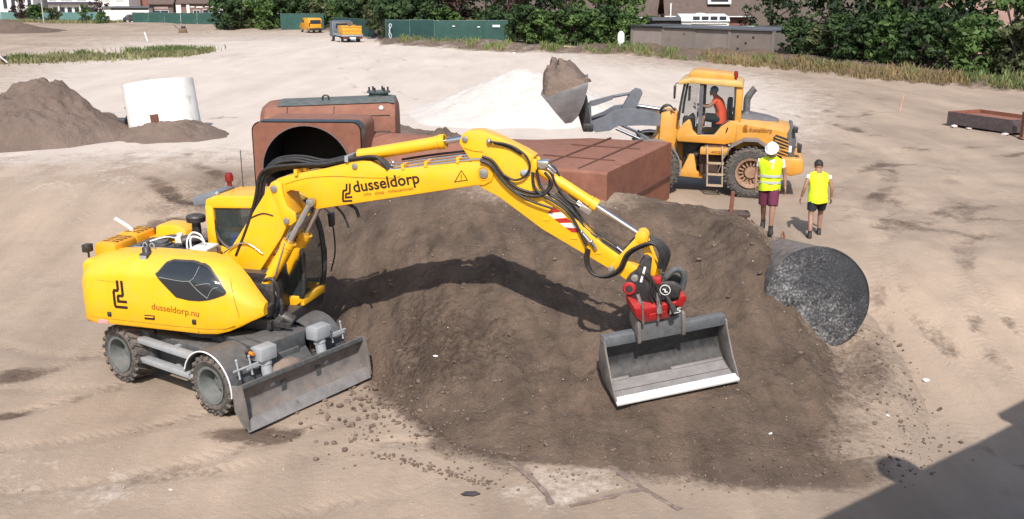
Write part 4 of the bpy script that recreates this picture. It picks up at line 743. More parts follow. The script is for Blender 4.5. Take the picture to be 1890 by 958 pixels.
# cab
LGLS = mat('loader_glass',(.05,.07,.07),.03,var=.02,alpha=.14,spec=.9)
DP = [(2.20,1.42),(2.24,1.55),(2.20,1.72),(2.03,1.93),(1.88,2.04),(1.82,1.95),(1.76,1.74),(1.62,1.62),(1.13,1.64),(.95,1.86),(.70,2.02),(.42,2.04),(.40,1.46),(.80,1.38)]
mb = MB(); mb.prism(DP, .70, .80); LC = A1(mb,'cab',ORA,bevel=.03)
def L1(mb, name, m, **kw): return A1(mb, name, m, LC, **kw)
mb = MB(); mb.prism(DP, -.80, -.70); L1(mb,'far_panel',ORA,bevel=.02)
mb = MB(); mb.box(.40,2.2,-.72,.72,1.38,1.48); L1(mb,'cab_floor',DRK)
mb = MB(); mb.prism([(.36,2.90),(.38,3.02),(.52,3.07),(1.85,3.13),(2.16,3.08),(2.26,3.0),(2.22,2.95),(1.85,2.99)], -.86, .86); L1(mb,'roof',mat('pale_roof_paint',(.56,.36,.10),.5,dust=.4),bevel=.04)
mb = MB(); mb.prism([(.62,3.04),(.66,3.22),(1.75,3.32),(1.95,3.26),(1.98,3.10)], -.55, .55); L1(mb,'roof_hatch',ORA,bevel=.04)
mb = MB(); mb.cyl((.60,.45,3.05),(.60,.45,3.12),.03,n=8); mb.lathe([(.06,0),(.065,.12),(.05,.18),(.001,.19)], (.60,.45,3.12), (0,0,1), 14); L1(mb,'beacon',RDL)
for s in (-1,1):
    mb = MB(); mb.prism([(.38,2.0),(.56,2.0),(.56,2.95),(.38,2.95)], s*.70-.05, s*.70+.09*(1 if s>0 else .3)); L1(mb,'rear_pillar',ORA,bevel=.02)
    mb = MB(); mb.prism([(1.50,1.66),(1.62,1.62),(1.62,2.98),(1.50,2.98)], s*.76-.04, s*.76+.04); L1(mb,'door_post',PLA)
    mb = MB(); mb.tube([(2.20,s*.74,2.0),(2.16,s*.74,2.4),(2.06,s*.74,2.98)], .035, n=8); L1(mb,'front_pillar',DRK)
    mb = MB(); mb.prism([(1.64,1.66),(1.78,1.78),(1.86,2.06),(2.03,1.96),(2.17,1.78),(2.18,2.1),(2.05,2.97),(1.64,2.97)], s*.75, s*.757); L1(mb,'front_side_glass',LGLS)
    mb = MB(); mb.prism([(.60,2.06),(.72,2.04),(.97,1.90),(1.14,1.67),(1.48,1.65),(1.48,2.95),(.60,2.92)], s*.75, s*.757); L1(mb,'door_glass',LGLS)
    mb = MB(); mb.tube([(.60,s*.77,2.93),(.58,s*.77,2.04),(.72,s*.77,2.02),(.96,s*.77,1.87),(1.13,s*.77,1.64),(1.5,s*.77,1.62)], .022, n=6, sub=2); L1(mb,'window_seal',DRK)
mb = MB(); mb.loft([[(2.22,-.72,1.9),(2.22,.72,1.9)],[(2.17,-.72,2.4),(2.17,.72,2.4)],[(2.06,-.7,2.98),(2.06,.7,2.98)]], caps=False, closed=False); L1(mb,'windscreen',CGL)
mb = MB(); mb.box(.42,.44,-.68,.68,2.06,2.92); L1(mb,'rear_glass',GLS)
mb = MB(); mb.cyl((.78,.815,1.72),(.74,.82,1.84),.02,n=8); L1(mb,'door_handle',DRK)
mb = MB(); mb.tube([(1.68,.83,1.85),(1.68,.83,2.3),(1.70,.83,2.88)], .016, n=6); L1(mb,'grab_rail',LGR)
mb = MB(); mb.box(.75,1.25,-.25,.25,1.75,1.92); mb.box(.66,.82,-.24,.24,1.9,2.55); L1(mb,'driver_seat',mat('loader_seat',(.02,.02,.023),.9),bevel=.04)
mb = MB(); mb.cyl((1.85,0,1.5),(1.68,0,2.15),.04,n=8); mb.lathe([(.19,-.015),(.21,0),(.19,.015),(.17,0),(.19,-.015)], (1.66,0,2.2), (-.5,0,1), 20); mb.box(1.8,2.12,-.25,.25,1.48,2.0); L1(mb,'steering_column',DRK)
mb = MB(); mb.tube([(2.15,.75,2.99),(2.30,.86,2.98),(2.34,.90,2.9)], .015, n=6); mb.prism([(2.30,2.92),(2.37,2.92),(2.36,2.58),(2.31,2.58)], .82, .98); L1(mb,'mirror',DRK,bevel=.01)
mb = MB(); mb.tube([(2.1,.55,2.98),(2.05,.5,2.9),(1.98,.48,2.8)], .012, n=5); mb.box(1.90,1.96,.38,.60,2.50,2.88); L1(mb,'inside_mirror',DRK,bevel=.01)
for (x_,y_,z_,h_) in ((-1.02,.92,1.88,.16),(-1.14,.93,1.42,.26)): mb = MB(); mb.tube([(-1.0,.8,z_-.15),(-1.05,.9,z_-.02),(x_,y_,z_)], .014, n=5); mb.prism([(x_-.06,z_+h_*.2),(x_+.06,z_+h_*.4),(x_+.04,z_-h_*.6),(x_-.05,z_-h_*.6)], y_-.1, y_+.1); A1(mb,'rear_mirror',DRK,bevel=.01)
# underside gear, tanks, ladder
mb = MB(); mb.prism([(.55,.60),(1.5,.55),(1.55,1.2),(1.35,1.38),(.75,1.38)], .10, .74); A1(mb,'fuel_tank',RUD,bevel=.04)
mb = MB(); mb.box(.66,1.5,.70,1.05,1.13,1.30); A1(mb,'step_box',ORA,bevel=.02); lettering('number_plate_lettering','4024',.10,BRN,LD, M1 @ plane_m((1.18,1.056,1.17),(-1,0,0),(0,0,1)), .002, .38)
lad = MB(); 
for xx in (.80,1.24): lad.tube([(xx+.06,1.0,1.34),(xx+.05,1.10,1.28),(xx+.02,1.14,.9),(xx,1.14,.30)], .026, n=6, sub=2)
ld = A1(lad,'ladder',mat('dusty_ladder',(.40,.30,.20),.7,var=.2,dust=.4))
for zz in (.32,.62,.92): mb = MB(); mb.box(.78,1.26,1.05,1.18,zz-.022,zz+.022); A1(mb,'rung',MATS['dusty_ladder'],ld)
mb = MB(); mb.prism([(1.40,.40),(2.2,.44),(2.25,.56),(2.05,.62),(1.85,1.05),(1.7,1.05),(1.6,.6),(1.4,.52)], .30, .62); A1(mb,'articulation_frame',ORA,bevel=.02)
mb = MB(); mb.box(1.30,2.05,-.5,.34,.55,1.40); mb.cyl((1.5,.35,1.1),(1.9,.4,.9),.12,n=12); mb.cyl((1.4,.4,.75),(2.0,.45,.7),.06,n=10); mb.tube([(1.5,.4,1.35),(1.7,.5,1.1),(1.6,.48,.8)], .03, n=6); A1(mb,'transmission',DRK,bevel=.03)
# front frame, arms
mb = MB(); mb.prism([(-1.2,.5),(.45,.55),(.55,1.05),(.25,1.5),(.12,2.12),(-.30,2.2),(-.42,1.4),(-1.2,1.0)], -.36, .36); A2(mb,'front_frame',ORA,bevel=.04)
for s in (-1,1): mb = MB(); mb.prism([(.22,1.25),(.18,2.14),(-.05,2.2),(-.30,2.05),(-.30,1.0),(.05,.95)], s*.42, s*.62); A2(mb,'arm_tower',ORA,bevel=.03)
for s in (-1,1):
    mb = MB(); mb.loft([[(.72*math.cos(R(a)),s*.68,.72+.74*math.sin(R(a))),(.72*math.cos(R(a)),s*1.2,.72+.74*math.sin(R(a))),(.68*math.cos(R(a)),s*1.2,.72+.70*math.sin(R(a))),(.68*math.cos(R(a)),s*.68,.72+.70*math.sin(R(a)))] for a in range(60,196,15)]); mb.build('front_mudguard',MATS['faded_plastic'],LD,M3,smooth_a=50)
ARMP = [(-.12,1.84),(-.10,2.04),(.1,2.09),(.62,2.20),(.90,2.26),(1.22,2.24),(1.43,2.21),(1.72,2.04),(2.09,1.89),(2.18,1.80),(2.16,1.70),(1.94,1.60),(1.57,1.64),(1.35,1.77),(.7,1.80),(0,1.78)]
for s in (-1,1): mb = MB(); mb.prism(ARMP, s*.50, s*.58); A2(mb,'lift_arm',ARM,bevel=.006,seg=1,smooth_a=20)
mb = MB(); mb.box(1.25,1.45,-.5,.5,1.80,2.1); A2(mb,'cross_tube',ARM,bevel=.05)
mb = MB(); mb.prism([(1.25,2.2),(1.0,2.66),(.86,2.76),(.72,2.73),(.68,2.64),(.86,2.2)], -.06, .56); mb.v = [(a, (.3 if b > 0 else -.06), c) for a,b,c in mb.v]; A2(mb,'bell_crank',ARM,bevel=.006,seg=1,smooth_a=20)
mb = MB(); mb.cyl((.80,.12,2.66),(1.55,.12,2.52),.045,n=10); mb.cyl((.0,.12,2.15),(.9,.12,2.30),.05,n=10); c = A2(mb,'tilt_cylinder',ARM); mb = MB(); mb.cyl((.2,.12,2.19),(.85,.12,2.29),.055,n=12); A2(mb,'cylinder_tube',CHR,c)
mb = MB(); mb.prism([(1.45,2.58),(1.5,2.46),(2.0,2.28),(2.08,2.28),(2.06,1.75),(2.18,1.75),(2.22,2.25),(2.12,2.40)], .05, .25); A2(mb,'tilt_link',ARM,bevel=.006,seg=1,smooth_a=20)
for s in (-1,1):
    mb = MB(); mb.cyl((.35,s*.68,1.15),(.75,s*.66,1.45),.075,n=12); c = A2(mb,'lift_cylinder',ARM); mb = MB(); mb.cyl((.7,s*.66,1.42),(1.4,s*.64,1.72),.042,n=12); A2(mb,'piston_rod',CHR,c)
for k in range(4): mb = MB(); mb.tube([(-.2,.2+.12*k,2.2),(-.05,.22+.12*k,2.34),(.12,.2+.12*k,2.28),(.2,.2+.1*k,2.1)], .018, n=6); A2(mb,'hydraulic_hose',BLK)
for k in range(3): mb = MB(); mb.tube([(-.35,.66+.05*k,1.7),(-.28,.72+.05*k,1.2),(-.45,.70+.04*k,.85),(-.8,.5+.04*k,.7)], .022, n=6); A2(mb,'hydraulic_hose',BLK)
mb = MB(); mb.box(2.02,2.30,-.7,.7,1.62,1.84); mb.prism([(2.05,1.62),(2.3,1.62),(2.45,2.1),(2.35,2.5),(2.2,2.5)], -.6, .6); A2(mb,'bucket_carrier',DRK,bevel=.03)
# bucket, rolled back
bp = [(3.36,2.60),(3.05,2.22),(2.78,1.92),(2.60,1.95),(2.44,2.12),(2.28,2.50),(2.20,2.86),(2.18,3.03)]
ins = [(3.33,2.63),(3.03,2.26),(2.79,1.97),(2.63,2.0),(2.49,2.15),(2.33,2.52),(2.26,2.87),(2.25,3.01)]
mb = MB(); mb.loft([[(a,w_,c) for a,c in bp] + [(a,w_,c) for a,c in ins[::-1]] for w_ in (-1.27,0,1.27)]); LBK = A2(mb,'bucket',ARM,smooth_a=35)
for s in (-1,1): mb = MB(); mb.prism(bp, s*1.25, s*1.29); A2(mb,'side_plate',mat('scuffed_bucket',(.20,.195,.20),.45,.5,var=.3,scale=3,dust=.35,dcol=(.27,.22,.2)),LBK,bevel=.006)
mb = MB(); mb.prism([(3.28,2.50),(3.45,2.70),(3.42,2.73),(3.25,2.55)], -1.31, 1.31); A2(mb,'cutting_edge',STL,LBK,bevel=.006)
# soil load resting in the bucket
def lump(name, c, rx, ry, rz_, m, label, cat, seed, rough=.25, n=40, k=24, M=None, flat=.35, freq=1.6, **kw):
    mb = MB(); c = Vector(c); rings = []
    for i in range(k+1):
        t = math.pi*i/k; row = []
        for j in range(n):
            a = 2*math.pi*j/n; d = Vector((math.sin(t)*math.cos(a), math.sin(t)*math.sin(a), math.cos(t)))
            f = 1 + rough*float(fbm(np.array(d.x*freq+seed+d.z*2.1), np.array(d.y*freq+d.z*1.3+seed*.7), 4))*1.6
            row.append(c + Vector((d.x*rx*f, d.y*ry*f, d.z*rz_*f if d.z > 0 else d.z*rz_*flat)))
        rings.append(row)
    mb.loft(rings, caps=False); o = mb.build(name, m, None, M, smooth_a=50)
    if label: tag(o, label, cat)
    return o
MW = Matrix.Translation(LD.location) @ M2
LOADM = mat('load_soil',(.255,.185,.145),.95,var=.35,scale=3,bump=.9,bscale=14,spots=(2.5,.54,.15,(.14,.10,.08)))
mb = MB(); rings = []; rr_ = random.Random(3)
for i in range(31):
    y_ = -1.24 + 2.48*i/30; e = math.sin(math.pi*i/30)**.45; row = []
    for j in range(15):
        t = j/14; p = Vector((3.33,2.60)).lerp(Vector((2.24,2.98)), t); q = Vector((.33,.94)); hh_ = math.sin(math.pi*t)**.7*(.12+.60*e)*(1+.55*float(fbm(np.array(i*.25+3.),np.array(j*.35),3)))
        row.append((p.x+q.x*hh_+.10*e*(1-t), y_, p.y+q.y*hh_ + .03*rr_.uniform(-1,1)))
    rings.append(row + [(2.75,y_,2.2)])
mb.loft(rings); tag(mb.build('soil_load', SOILP_M, None, MW, smooth_a=40), 'heaped brown soil carried in the raised bucket of the orange loader', 'soil load')
for k, (a,y_,c,s_) in enumerate(((3.10,-.75,3.30,.17),(2.88,-.45,3.36,.14),(2.25,.9,3.05,.12),(3.25,-.2,3.0,.13))):
    mb = MB(); vs_, fs_ = rock[k]; mb.add([(a+v.x*s_*1.4, y_+v.y*s_, c+v.z*s_*1.1) for v in vs_], fs_)
    tag(mb.build('soil_clod', SOILP_M, None, MW, smooth_a=20), ('dark clod standing up at the very top of the loader bucket heap','brown clod just right of the topmost clod in the loader bucket','clod at the right upper rim of the loader bucket','clod on the left shoulder of the soil in the loader bucket')[k], 'clod')
# ------------------------------------------------------------------ rusty steel sections behind the heap
def rrect(cx, cz, w, h, r, n=5):
    out = []
    for sx, sz, a0 in ((1,1,0),(-1,1,90),(-1,-1,180),(1,-1,270)):
        for k in range(n+1): a = R(a0+90*k/n); out.append((cx+sx*(w/2-r)+r*math.cos(a), cz+sz*(h/2-r)+r*math.sin(a)))
    return out
def circ(cx, cz, r, n=24): return [(cx+r*math.cos(2*math.pi*(k+.5)/n), cz+r*math.sin(2*math.pi*(k+.5)/n)) for k in range(n)]
# box with the big round mouth
t = thing('steel_box_section', 'rusty steel box with a big dark round opening behind the excavator cab', 'steel section', (-5.2,24.6,-.2), R(-3))
sq, ci = rrect(0,1.12,2.75,2.46,.22), circ(-.02,1.15,1.14)
mb = MB(); n_ = 24; mb.loft([[(a,0,c) for a,c in sq],[(a,1.9,c) for a,c in sq]], caps=False); mb.build('shell', RUS, t, smooth_a=40)
mb = MB(); mb.add([(a,0,c) for a,c in sq] + [(a,0,c) for a,c in ci], [(i,(i+1)%n_,(i+1)%n_+n_,i+n_) for i in range(n_)]); mb.build('front_plate', RUS, t, smooth_a=0)
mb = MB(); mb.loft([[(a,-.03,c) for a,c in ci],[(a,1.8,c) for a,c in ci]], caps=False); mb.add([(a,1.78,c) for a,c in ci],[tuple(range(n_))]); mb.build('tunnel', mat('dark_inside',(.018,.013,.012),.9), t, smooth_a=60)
mb = MB(); mb.lathe([(1.13,-.03),(1.165,-.03),(1.165,.02),(1.13,.02)], (-.02,-.02,1.15), (0,1,0), 48); mb.build('mouth_rim', mat('mouth_edge',(.16,.10,.085),.6), t)
mb = MB(); mb.loft([[(a,.02,c) for a,c in rrect(0,1.12,2.81,2.52,.24)],[(a,.50,c) for a,c in rrect(0,1.12,2.81,2.52,.24)]], caps=False); mb.v = [v for v in mb.v]; b_ = mb.build('edge_band', mat('tarred_band',(.018,.020,.024),.4,var=.4,spots=(6,.6,.1,(.22,.20,.20))), t, smooth_a=40)
mb = MB(); mb.add([(a*.9,1.89,1.12+(c-1.12)*.9) for a,c in sq],[tuple(range(n_))]); mb.build('back_plate', RUS, t)
# long tank with the green top
t = thing('steel_tank', 'long rusty tank with a green painted top and flange behind the box section', 'tank', (-5.15,28.3,-.1), R(4))
GRN = mat('faded_green_paint',(.035,.075,.075),.55,var=.25,scale=3,dust=.45,dcol=(.26,.20,.17))
pf = [(-1.1,0),(1.1,0),(1.12,1.6),(1.0,2.02),(.72,2.30),(.3,2.42),(-.3,2.42),(-.72,2.30),(-1.0,2.02),(-1.12,1.6)]
L0, L1_ = -1.98, 1.86
mb = MB(); mb.loft([[(x_,a*k,c*k2) for a,c in pf] for x_,k,k2 in ((L0,.80,.93),(L0+.15,.95,.985),(L0+.4,1,1),(L1_-.25,1,1.04),(L1_-.06,.97,1.02),(L1_,.84,.96))]); mb.build('shell', RUS, t, smooth_a=25)
mb = MB(); mb.loft([[(x_,a,c*k+.012) for a,c in ((-.72,2.32),(-.3,2.43),(.3,2.43),(.74,2.31))] for x_,k in ((L0+.5,1.0),(L1_-.27,1.04),(L1_-.08,1.03))], caps=False, closed=False); mb.build('green_top', GRN, t, smooth_a=60)
mb = MB(); mb.cyl((1.30,.1,2.50),(1.30,.1,2.62),.28,n=24); mb.cyl((1.30,.1,2.62),(1.30,.1,2.66),.34,n=24); fl = mb.build('manhole', GRN, t)
for k in range(6): a = R(60*k+10); mb = MB(); mb.cyl((1.30+.27*math.cos(a),.1+.27*math.sin(a),2.66),(1.30+.27*math.cos(a),.1+.27*math.sin(a),2.78),.03,n=6); mb.build('bolt', DRK, fl)
mb = MB(); mb.tube([(-.25,-.35,2.44),(-.25,-.35,2.56),(-.17,-.35,2.60),(-.09,-.35,2.56),(-.09,-.35,2.44)], .028, n=6, sub=3); mb.build('lifting_eye', DRK, t)
mb = MB(); mb.ball((1.42,-.86,2.28),.07,8,6); mb.build('white_knob', WHT, t)
for x_ in (-1.2,.1): mb = MB(); mb.tube([(x_,-1.13,1.6),(x_,-1.02,2.04),(x_,-.74,2.33)], .014, n=4, sub=1); mb.build('weld_seam', RUD, t)
for z_, y_ in ((1.62,-1.125),(2.04,-1.01)): mb = MB(); mb.cyl((L0+.4,y_,z_),(L1_-.2,y_,z_*1.03),.016,n=4); mb.build('weld_seam', RUD, t)
# duct that turns from round pipe to wide rectangular trunk
t = thing('transition_duct', 'rusty duct widening from a round pipe to a flat ribbed box beside the loader', 'duct', (0,0,0))
dx = Vector((-.90,.43,0)).normalized(); dw = Vector((.43,.90,0)).normalized()
E0 = Vector((3.16,23.45,0)); rings = []
def ring(c, w, h, r, z0, dn, dwv): return [tuple(Vector(c) + dwv*a + Vector((0,0,b))) for a, b in rrect(0, z0+h/2, w, h, r, 5)]
RG = [ring(E0, 4.92,1.86,.06,-.36,dx,dw), ring(E0+dx*.02,4.95,1.87,.07,-.36,dx,dw), ring(E0+dx*2.2, 4.75,1.85,.12,-.35,dx,dw)]
wv = dw.lerp(Vector((.15,.99,0)),.5).normalized(); RG.append(ring(Vector((.35,25.15,0)), 3.3,1.88,.62,-.38,dx,wv)); wv2 = Vector((.15,.99,0)).normalized()
RG.append(ring(Vector((-.65,25.9,0)), 2.3,2.0,.96,-.46,dx,wv2)); RG.append(ring(Vector((-1.4,26.25,0)), 2.1,2.06,1.02,-.52,dx,wv2)); RG.append(ring(Vector((-3.75,26.70,0)), 2.5,2.1,1.04,-.50,dx,Vector((.55,.84,0)).normalized()))
mb = MB(); mb.loft(RG, caps=False); mb.build('shell', RUS, t, smooth_a=40)
mb = MB(); mb.add(RG[0],[tuple(range(24))]); mb.build('end_plate', RUS, t, smooth_a=0)
mb = MB(); mb.loft([RG[-1], [tuple(Vector(RG[-1][i]).lerp(Vector((-3.75,26.70,.55)),.06)) for i in range(24)]], caps=False); mb.tube([RG[-1][i%24] for i in range(25)], .045, n=6, sub=1, caps=False); mb.build('pipe_lip', RUD, t)
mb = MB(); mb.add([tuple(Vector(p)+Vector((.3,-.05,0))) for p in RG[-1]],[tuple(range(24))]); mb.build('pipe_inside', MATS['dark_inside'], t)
def bar(p, q, name='rib', w=.05, h=.05):
    p, q = Vector(p), Vector(q); d = (q-p).normalized(); s = d.cross(Vector((0,0,1))).normalized()*w/2; z = Vector((0,0,h)); mb = MB(); mb.add([p-s,p+s,q+s,q-s,p-s+z,p+s+z,q+s+z,q-s+z],[(3,2,1,0),(4,5,6,7),(0,1,5,4),(1,2,6,5),(2,3,7,6),(3,0,4,7)]); return mb.build(name, mat('rib_rust',(.115,.048,.032),.8), t)
for w_ in (-1.0,.9): bar(E0+dx*.35+dw*w_+Vector((0,0,1.48)), E0+dx*2.2+dw*w_*.95+Vector((0,0,1.48)))
for a_ in (.75,1.65): bar(E0+dx*a_-dw*2.3+Vector((0,0,1.47)), E0+dx*a_+dw*2.3+Vector((0,0,1.5)))
bar(E0-dx*.03-dw*2.4+Vector((0,0,.62)), E0-dx*.03+dw*2.4+Vector((0,0,.62)), 'side_rib', .07, .06); bar(E0-dx*.03+dw*2.42+Vector((0,0,-.3)), E0-dx*.03+dw*2.42+Vector((.001,0,1.5)), 'corner_angle', .06, .0) if False else None
# black sealed pipe end sticking out of the heap
ax = Vector((.18,3.45,-.70)).normalized(); Fc = Vector((5.60,17.05,-.06)); u_, w_ = basis(ax)
PM = Matrix(((u_.x,w_.x,ax.x,Fc.x),(u_.y,w_.y,ax.y,Fc.y),(u_.z,w_.z,ax.z,Fc.z),(0,0,0,1)))
t = thing('buried_pipe', 'big buried pipe with a black tarred end cap sticking out of the heap', 'pipe')
TAR = mat('tarred_pipe',(.028,.030,.034),.5,var=.5,scale=3,dust=.75,dcol=(.26,.21,.18))
mb = MB(); mb.lathe([(.93,0),(.94,.03),(.94,4.4)], (0,0,0), (0,0,1), 48); mb.build('shell', TAR, t, PM, smooth_a=60)
CAPM = bpy.data.materials.new('tarred_cap'); CAPM.use_nodes = True; nt = CAPM.node_tree; pb = nt.nodes['Principled BSDF']; tc = nd(nt,'ShaderNodeTexCoord'); at = nd(nt,'ShaderNodeAttribute'); at.attribute_name = 'tone'
def cnoise(sc, rg_): n = nd(nt,'ShaderNodeTexNoise'); n.inputs['Scale'].default_value = sc; n.inputs['Detail'].default_value = 6; n.inputs['Roughness'].default_value = rg_; nt.links.new(tc.outputs['Object'], n.inputs['Vector']); return n.outputs[0]
def cm(op, a, c, d=0.):
    q = nd(nt,'ShaderNodeMath', operation=op)
    for s_, v in zip(q.inputs,(a,c,d)):
        if isinstance(v,(int,float)): s_.default_value = v
        else: nt.links.new(v, s_)
    return q.outputs[0]
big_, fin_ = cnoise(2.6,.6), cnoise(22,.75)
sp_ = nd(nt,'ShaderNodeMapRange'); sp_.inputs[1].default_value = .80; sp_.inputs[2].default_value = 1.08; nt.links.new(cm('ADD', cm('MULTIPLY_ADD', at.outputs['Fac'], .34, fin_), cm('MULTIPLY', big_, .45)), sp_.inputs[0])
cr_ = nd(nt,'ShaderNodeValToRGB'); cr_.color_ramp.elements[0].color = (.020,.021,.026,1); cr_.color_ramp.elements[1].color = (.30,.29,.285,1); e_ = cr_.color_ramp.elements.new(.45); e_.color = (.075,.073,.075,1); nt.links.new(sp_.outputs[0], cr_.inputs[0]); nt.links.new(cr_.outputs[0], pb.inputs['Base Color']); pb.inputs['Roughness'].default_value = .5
bm_ = nd(nt,'ShaderNodeBump'); bm_.inputs['Strength'].default_value = .9; bm_.inputs['Distance'].default_value = .03; nt.links.new(fin_, bm_.inputs['Height']); nt.links.new(bm_.outputs[0], pb.inputs['Normal'])
mb = MB(); rings = []; tone = []
for i in range(24):
    r0 = 1-i/23
    row = []
    for j in range(72):
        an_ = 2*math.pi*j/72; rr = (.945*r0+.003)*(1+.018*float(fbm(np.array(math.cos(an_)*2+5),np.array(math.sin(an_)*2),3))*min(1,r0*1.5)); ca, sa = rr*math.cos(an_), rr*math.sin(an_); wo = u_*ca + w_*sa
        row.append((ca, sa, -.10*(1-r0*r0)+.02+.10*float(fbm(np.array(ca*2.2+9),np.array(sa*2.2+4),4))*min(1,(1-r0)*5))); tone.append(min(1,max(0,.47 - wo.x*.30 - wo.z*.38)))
    rings.append(row)
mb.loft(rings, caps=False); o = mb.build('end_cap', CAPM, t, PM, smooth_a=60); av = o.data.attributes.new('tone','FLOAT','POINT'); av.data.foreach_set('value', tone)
# steel plates and beam at the right edge
t = thing('steel_tray', 'low rusty steel tray lying on stones at the right edge', 'steel tray', (17.9,40.1,0), R(-66)); DRP = mat('dark_plate',(.070,.050,.055),.6,var=.25,dust=.3)
mb = MB(); mb.box(0,3.05,-.03,.0,.08,.58); mb.build('side_plate', DRP, t)
mb = MB(); mb.box(0,3.05,1.75,1.78,.08,.58); mb.build('side_plate', RUS, t)
mb = MB(); mb.box(3.05,3.08,-.03,1.78,.08,.58); mb.build('end_plate', DRP, t); mb = MB(); mb.box(-.03,0,-.03,1.78,.08,.58); mb.build('end_plate', RUS, t); mb = MB(); mb.box(0,3.05,0,1.75,.40,.43); mb.build('floor_plate', RUS, t)
t = tag(MB().box(0,.18,-.12,.12,0,.95).box(-.05,.23,-.16,.16,0,.04).box(-.03,.21,-.14,.14,.95,.97).build('steel_post', RUS), 'short upright rusty post cut by the right edge, beside the tray', 'post'); t.location = (19.15,36.6,0)
for k,(x_,y_,lb) in enumerate(((17.9,39.5,'pale stone under the left corner of the rusty tray'),(18.25,38.95,'small pale stone under the middle of the rusty tray'),(18.9,37.25,'pale stone under the right corner of the rusty tray'))):
    mb = MB(); vs_, fs_ = rock[k]; s_ = (.17,.10,.15)[k]; mb.add([(v.x*s_*1.2,v.y*s_,v.z*s_*.7+s_*.35) for v in vs_], fs_); o = tag(mb.build('stone', mat('pale_stone',(.60,.54,.50),.9)), lb, 'stone'); o.location = (x_,y_,0)
# rusty stand and hoops on the heap crest
mb = MB(); cx_, cy_ = 4.88, 21.15; cz_ = gz(cx_,cy_)
t = thing('steel_stand', 'rusty base plate with an upright bar on the heap crest below the loader', 'stand', (cx_,cy_,cz_-.02), R(-8))
MB().prism(rrect(0,0,.78,.5,.1),.10,.16,'z').build('base_plate', RUD, t); MB().cyl((-.02,0,.15),(0,0,.62),.045,n=10).build('upright', RUS, t)
for a in (-.28,.28): MB().box(a-.04,a+.04,-.2,.2,0,.11).build('foot', RUD, t)
for k,(x_,y_,lb) in enumerate(((5.30,21.0,'small rusty hoop left of the person in the white helmet'),(5.78,20.2,'small rusty hoop between the two people on foot'))):
    o = MB().tube([(-.07,0,-.1),(-.07,0,.10),(0,.02,.20),(.07,0,.10),(.07,0,-.1)], .022, n=6, sub=4).build('rusty_hoop', RUS); o.location = (x_,y_,gz(x_,y_)); o.rotation_euler = (0,.1,R(50)); tag(o, lb, 'steel hoop')
# white concrete tank, its collar of soil, and piles
t = thing('concrete_tank', 'tilted white concrete tank with a small rusty hatch, ringed by soil', 'tank', (-13.45,38.0,-.25)); t.rotation_euler = (R(-7), R(-7.5), 0)
WC = mat('whitewashed_concrete',(.76,.74,.70),.8,var=.08,scale=1.6,spots=(1.3,.54,.14,(.46,.43,.36)),bump=.25,bscale=12)
MB().lathe([(1.36,-.2),(1.34,.1),(1.33,2.22),(1.20,2.24),(1.18,.1)], (0,0,0), (0,0,1), 56).build('wall', WC, t, smooth_a=40)
MB().lathe([(1.19,1.6),(.001,1.6)], (0,0,0), (0,0,1), 40).build('floor', DRK, t)
mb = MB(); mb.lathe([(1.345,.42),(1.36,.42),(1.36,.93),(1.345,.93)], (0,0,0), (0,0,1), 4, -90, -75); 
u0 = math.atan2(-1,.05); mb = MB(); mb.loft([[(1.35*math.cos(a),1.35*math.sin(a),.42),(1.37*math.cos(a),1.37*math.sin(a),.42),(1.37*math.cos(a),1.37*math.sin(a),.95),(1.35*math.cos(a),1.35*math.sin(a),.95)] for a in (R(-91),R(-86),R(-81),R(-78))]); mb.build('hatch', mat('hatch_rust',(.11,.04,.028),.8), t)
def pile(name, cx, cy, rx, ry, h, m, label, seed, cat='soil pile', n=90, masks=(.35,0,0), pw=1.15, ridge=None, rough=.16, inner=None):
    xs_ = np.linspace(-1.15,1.15,n); 
    def fz(X, Y):
        r_ = np.hypot(X,Y)*(1+.22*fbm(X*1.6+seed,Y*1.6,3)); prof = np.clip(1-r_,-.3,1)
        if inner: prof = np.where(r_ < inner, np.clip(1-inner,0,1)*.9, prof)
        z = h*np.sign(prof)*np.abs(prof)**pw; wx, wy = X*rx, Y*ry
        if ridge: z = z*(1+ridge*fbm(X*2.2+seed*2,Y*2.2+1,2))
        return z + np.clip(prof*3,0,1)*(fbm(wx*1.2+seed,wy*.9,4)*rough*h*.6 + fbm(wx*2.6+seed,wy*2.6,3)*.10*min(1,h) + np.maximum(0,fbm(wx*6,wy*6+seed,2)-.05)*.22*min(1,h)) 
    X, Y = np.meshgrid(xs_, xs_); me, V = sheet(name, xs_, xs_, fz, lambda a,b,c: c > -.06)
    co = V.copy(); wx = cx+V[:,0]*rx; wy = cy+V[:,1]*ry; co[:,0], co[:,1] = wx, wy; co[:,2] = V[:,2]+ground_z(wx,wy)-.02
    me.vertices.foreach_set('co', co.astype(np.float32).ravel()); me.update(); paint(me, np.tile(np.array(masks), (len(co),1))); me.materials.append(m)
    return tag(link(name, me), label, cat)
pile('soil_pile', -18.9, 37.4, 4.7, 4.2, 2.65, SOILP_M, 'tall pile of brown soil at the left edge beside the white tank', 3., ridge=.8, masks=(.22,0,.0), rough=.26, n=130)
pile('soil_ring', -13.1, 37.3, 2.35, 2.1, .72, SOILP_M, 'low ring of brown soil round the foot of the white tank', 8., pw=.8, masks=(.28,0,0), n=90, rough=.3)
pile('sand_pile', .5, 45.2, 5.0, 6.6, 2.0, WSAND_M, 'bright white sand pile behind the raised loader bucket', 5., 'sand pile', masks=(0,.6,0), pw=1.0, rough=.08)
pile('soil_pile', -2.4, 33.0, 2.0, 1.4, .95, SOILP_M, 'small dark soil pile just behind the round rusty pipe', 12., masks=(.55,0,0), n=50)
pile('soil_pile', -5.2, 37.5, 2.6, 2.2, .6, SOILP_M, 'low grey brown mound behind the green topped tank', 15., masks=(.3,0,0), n=50)
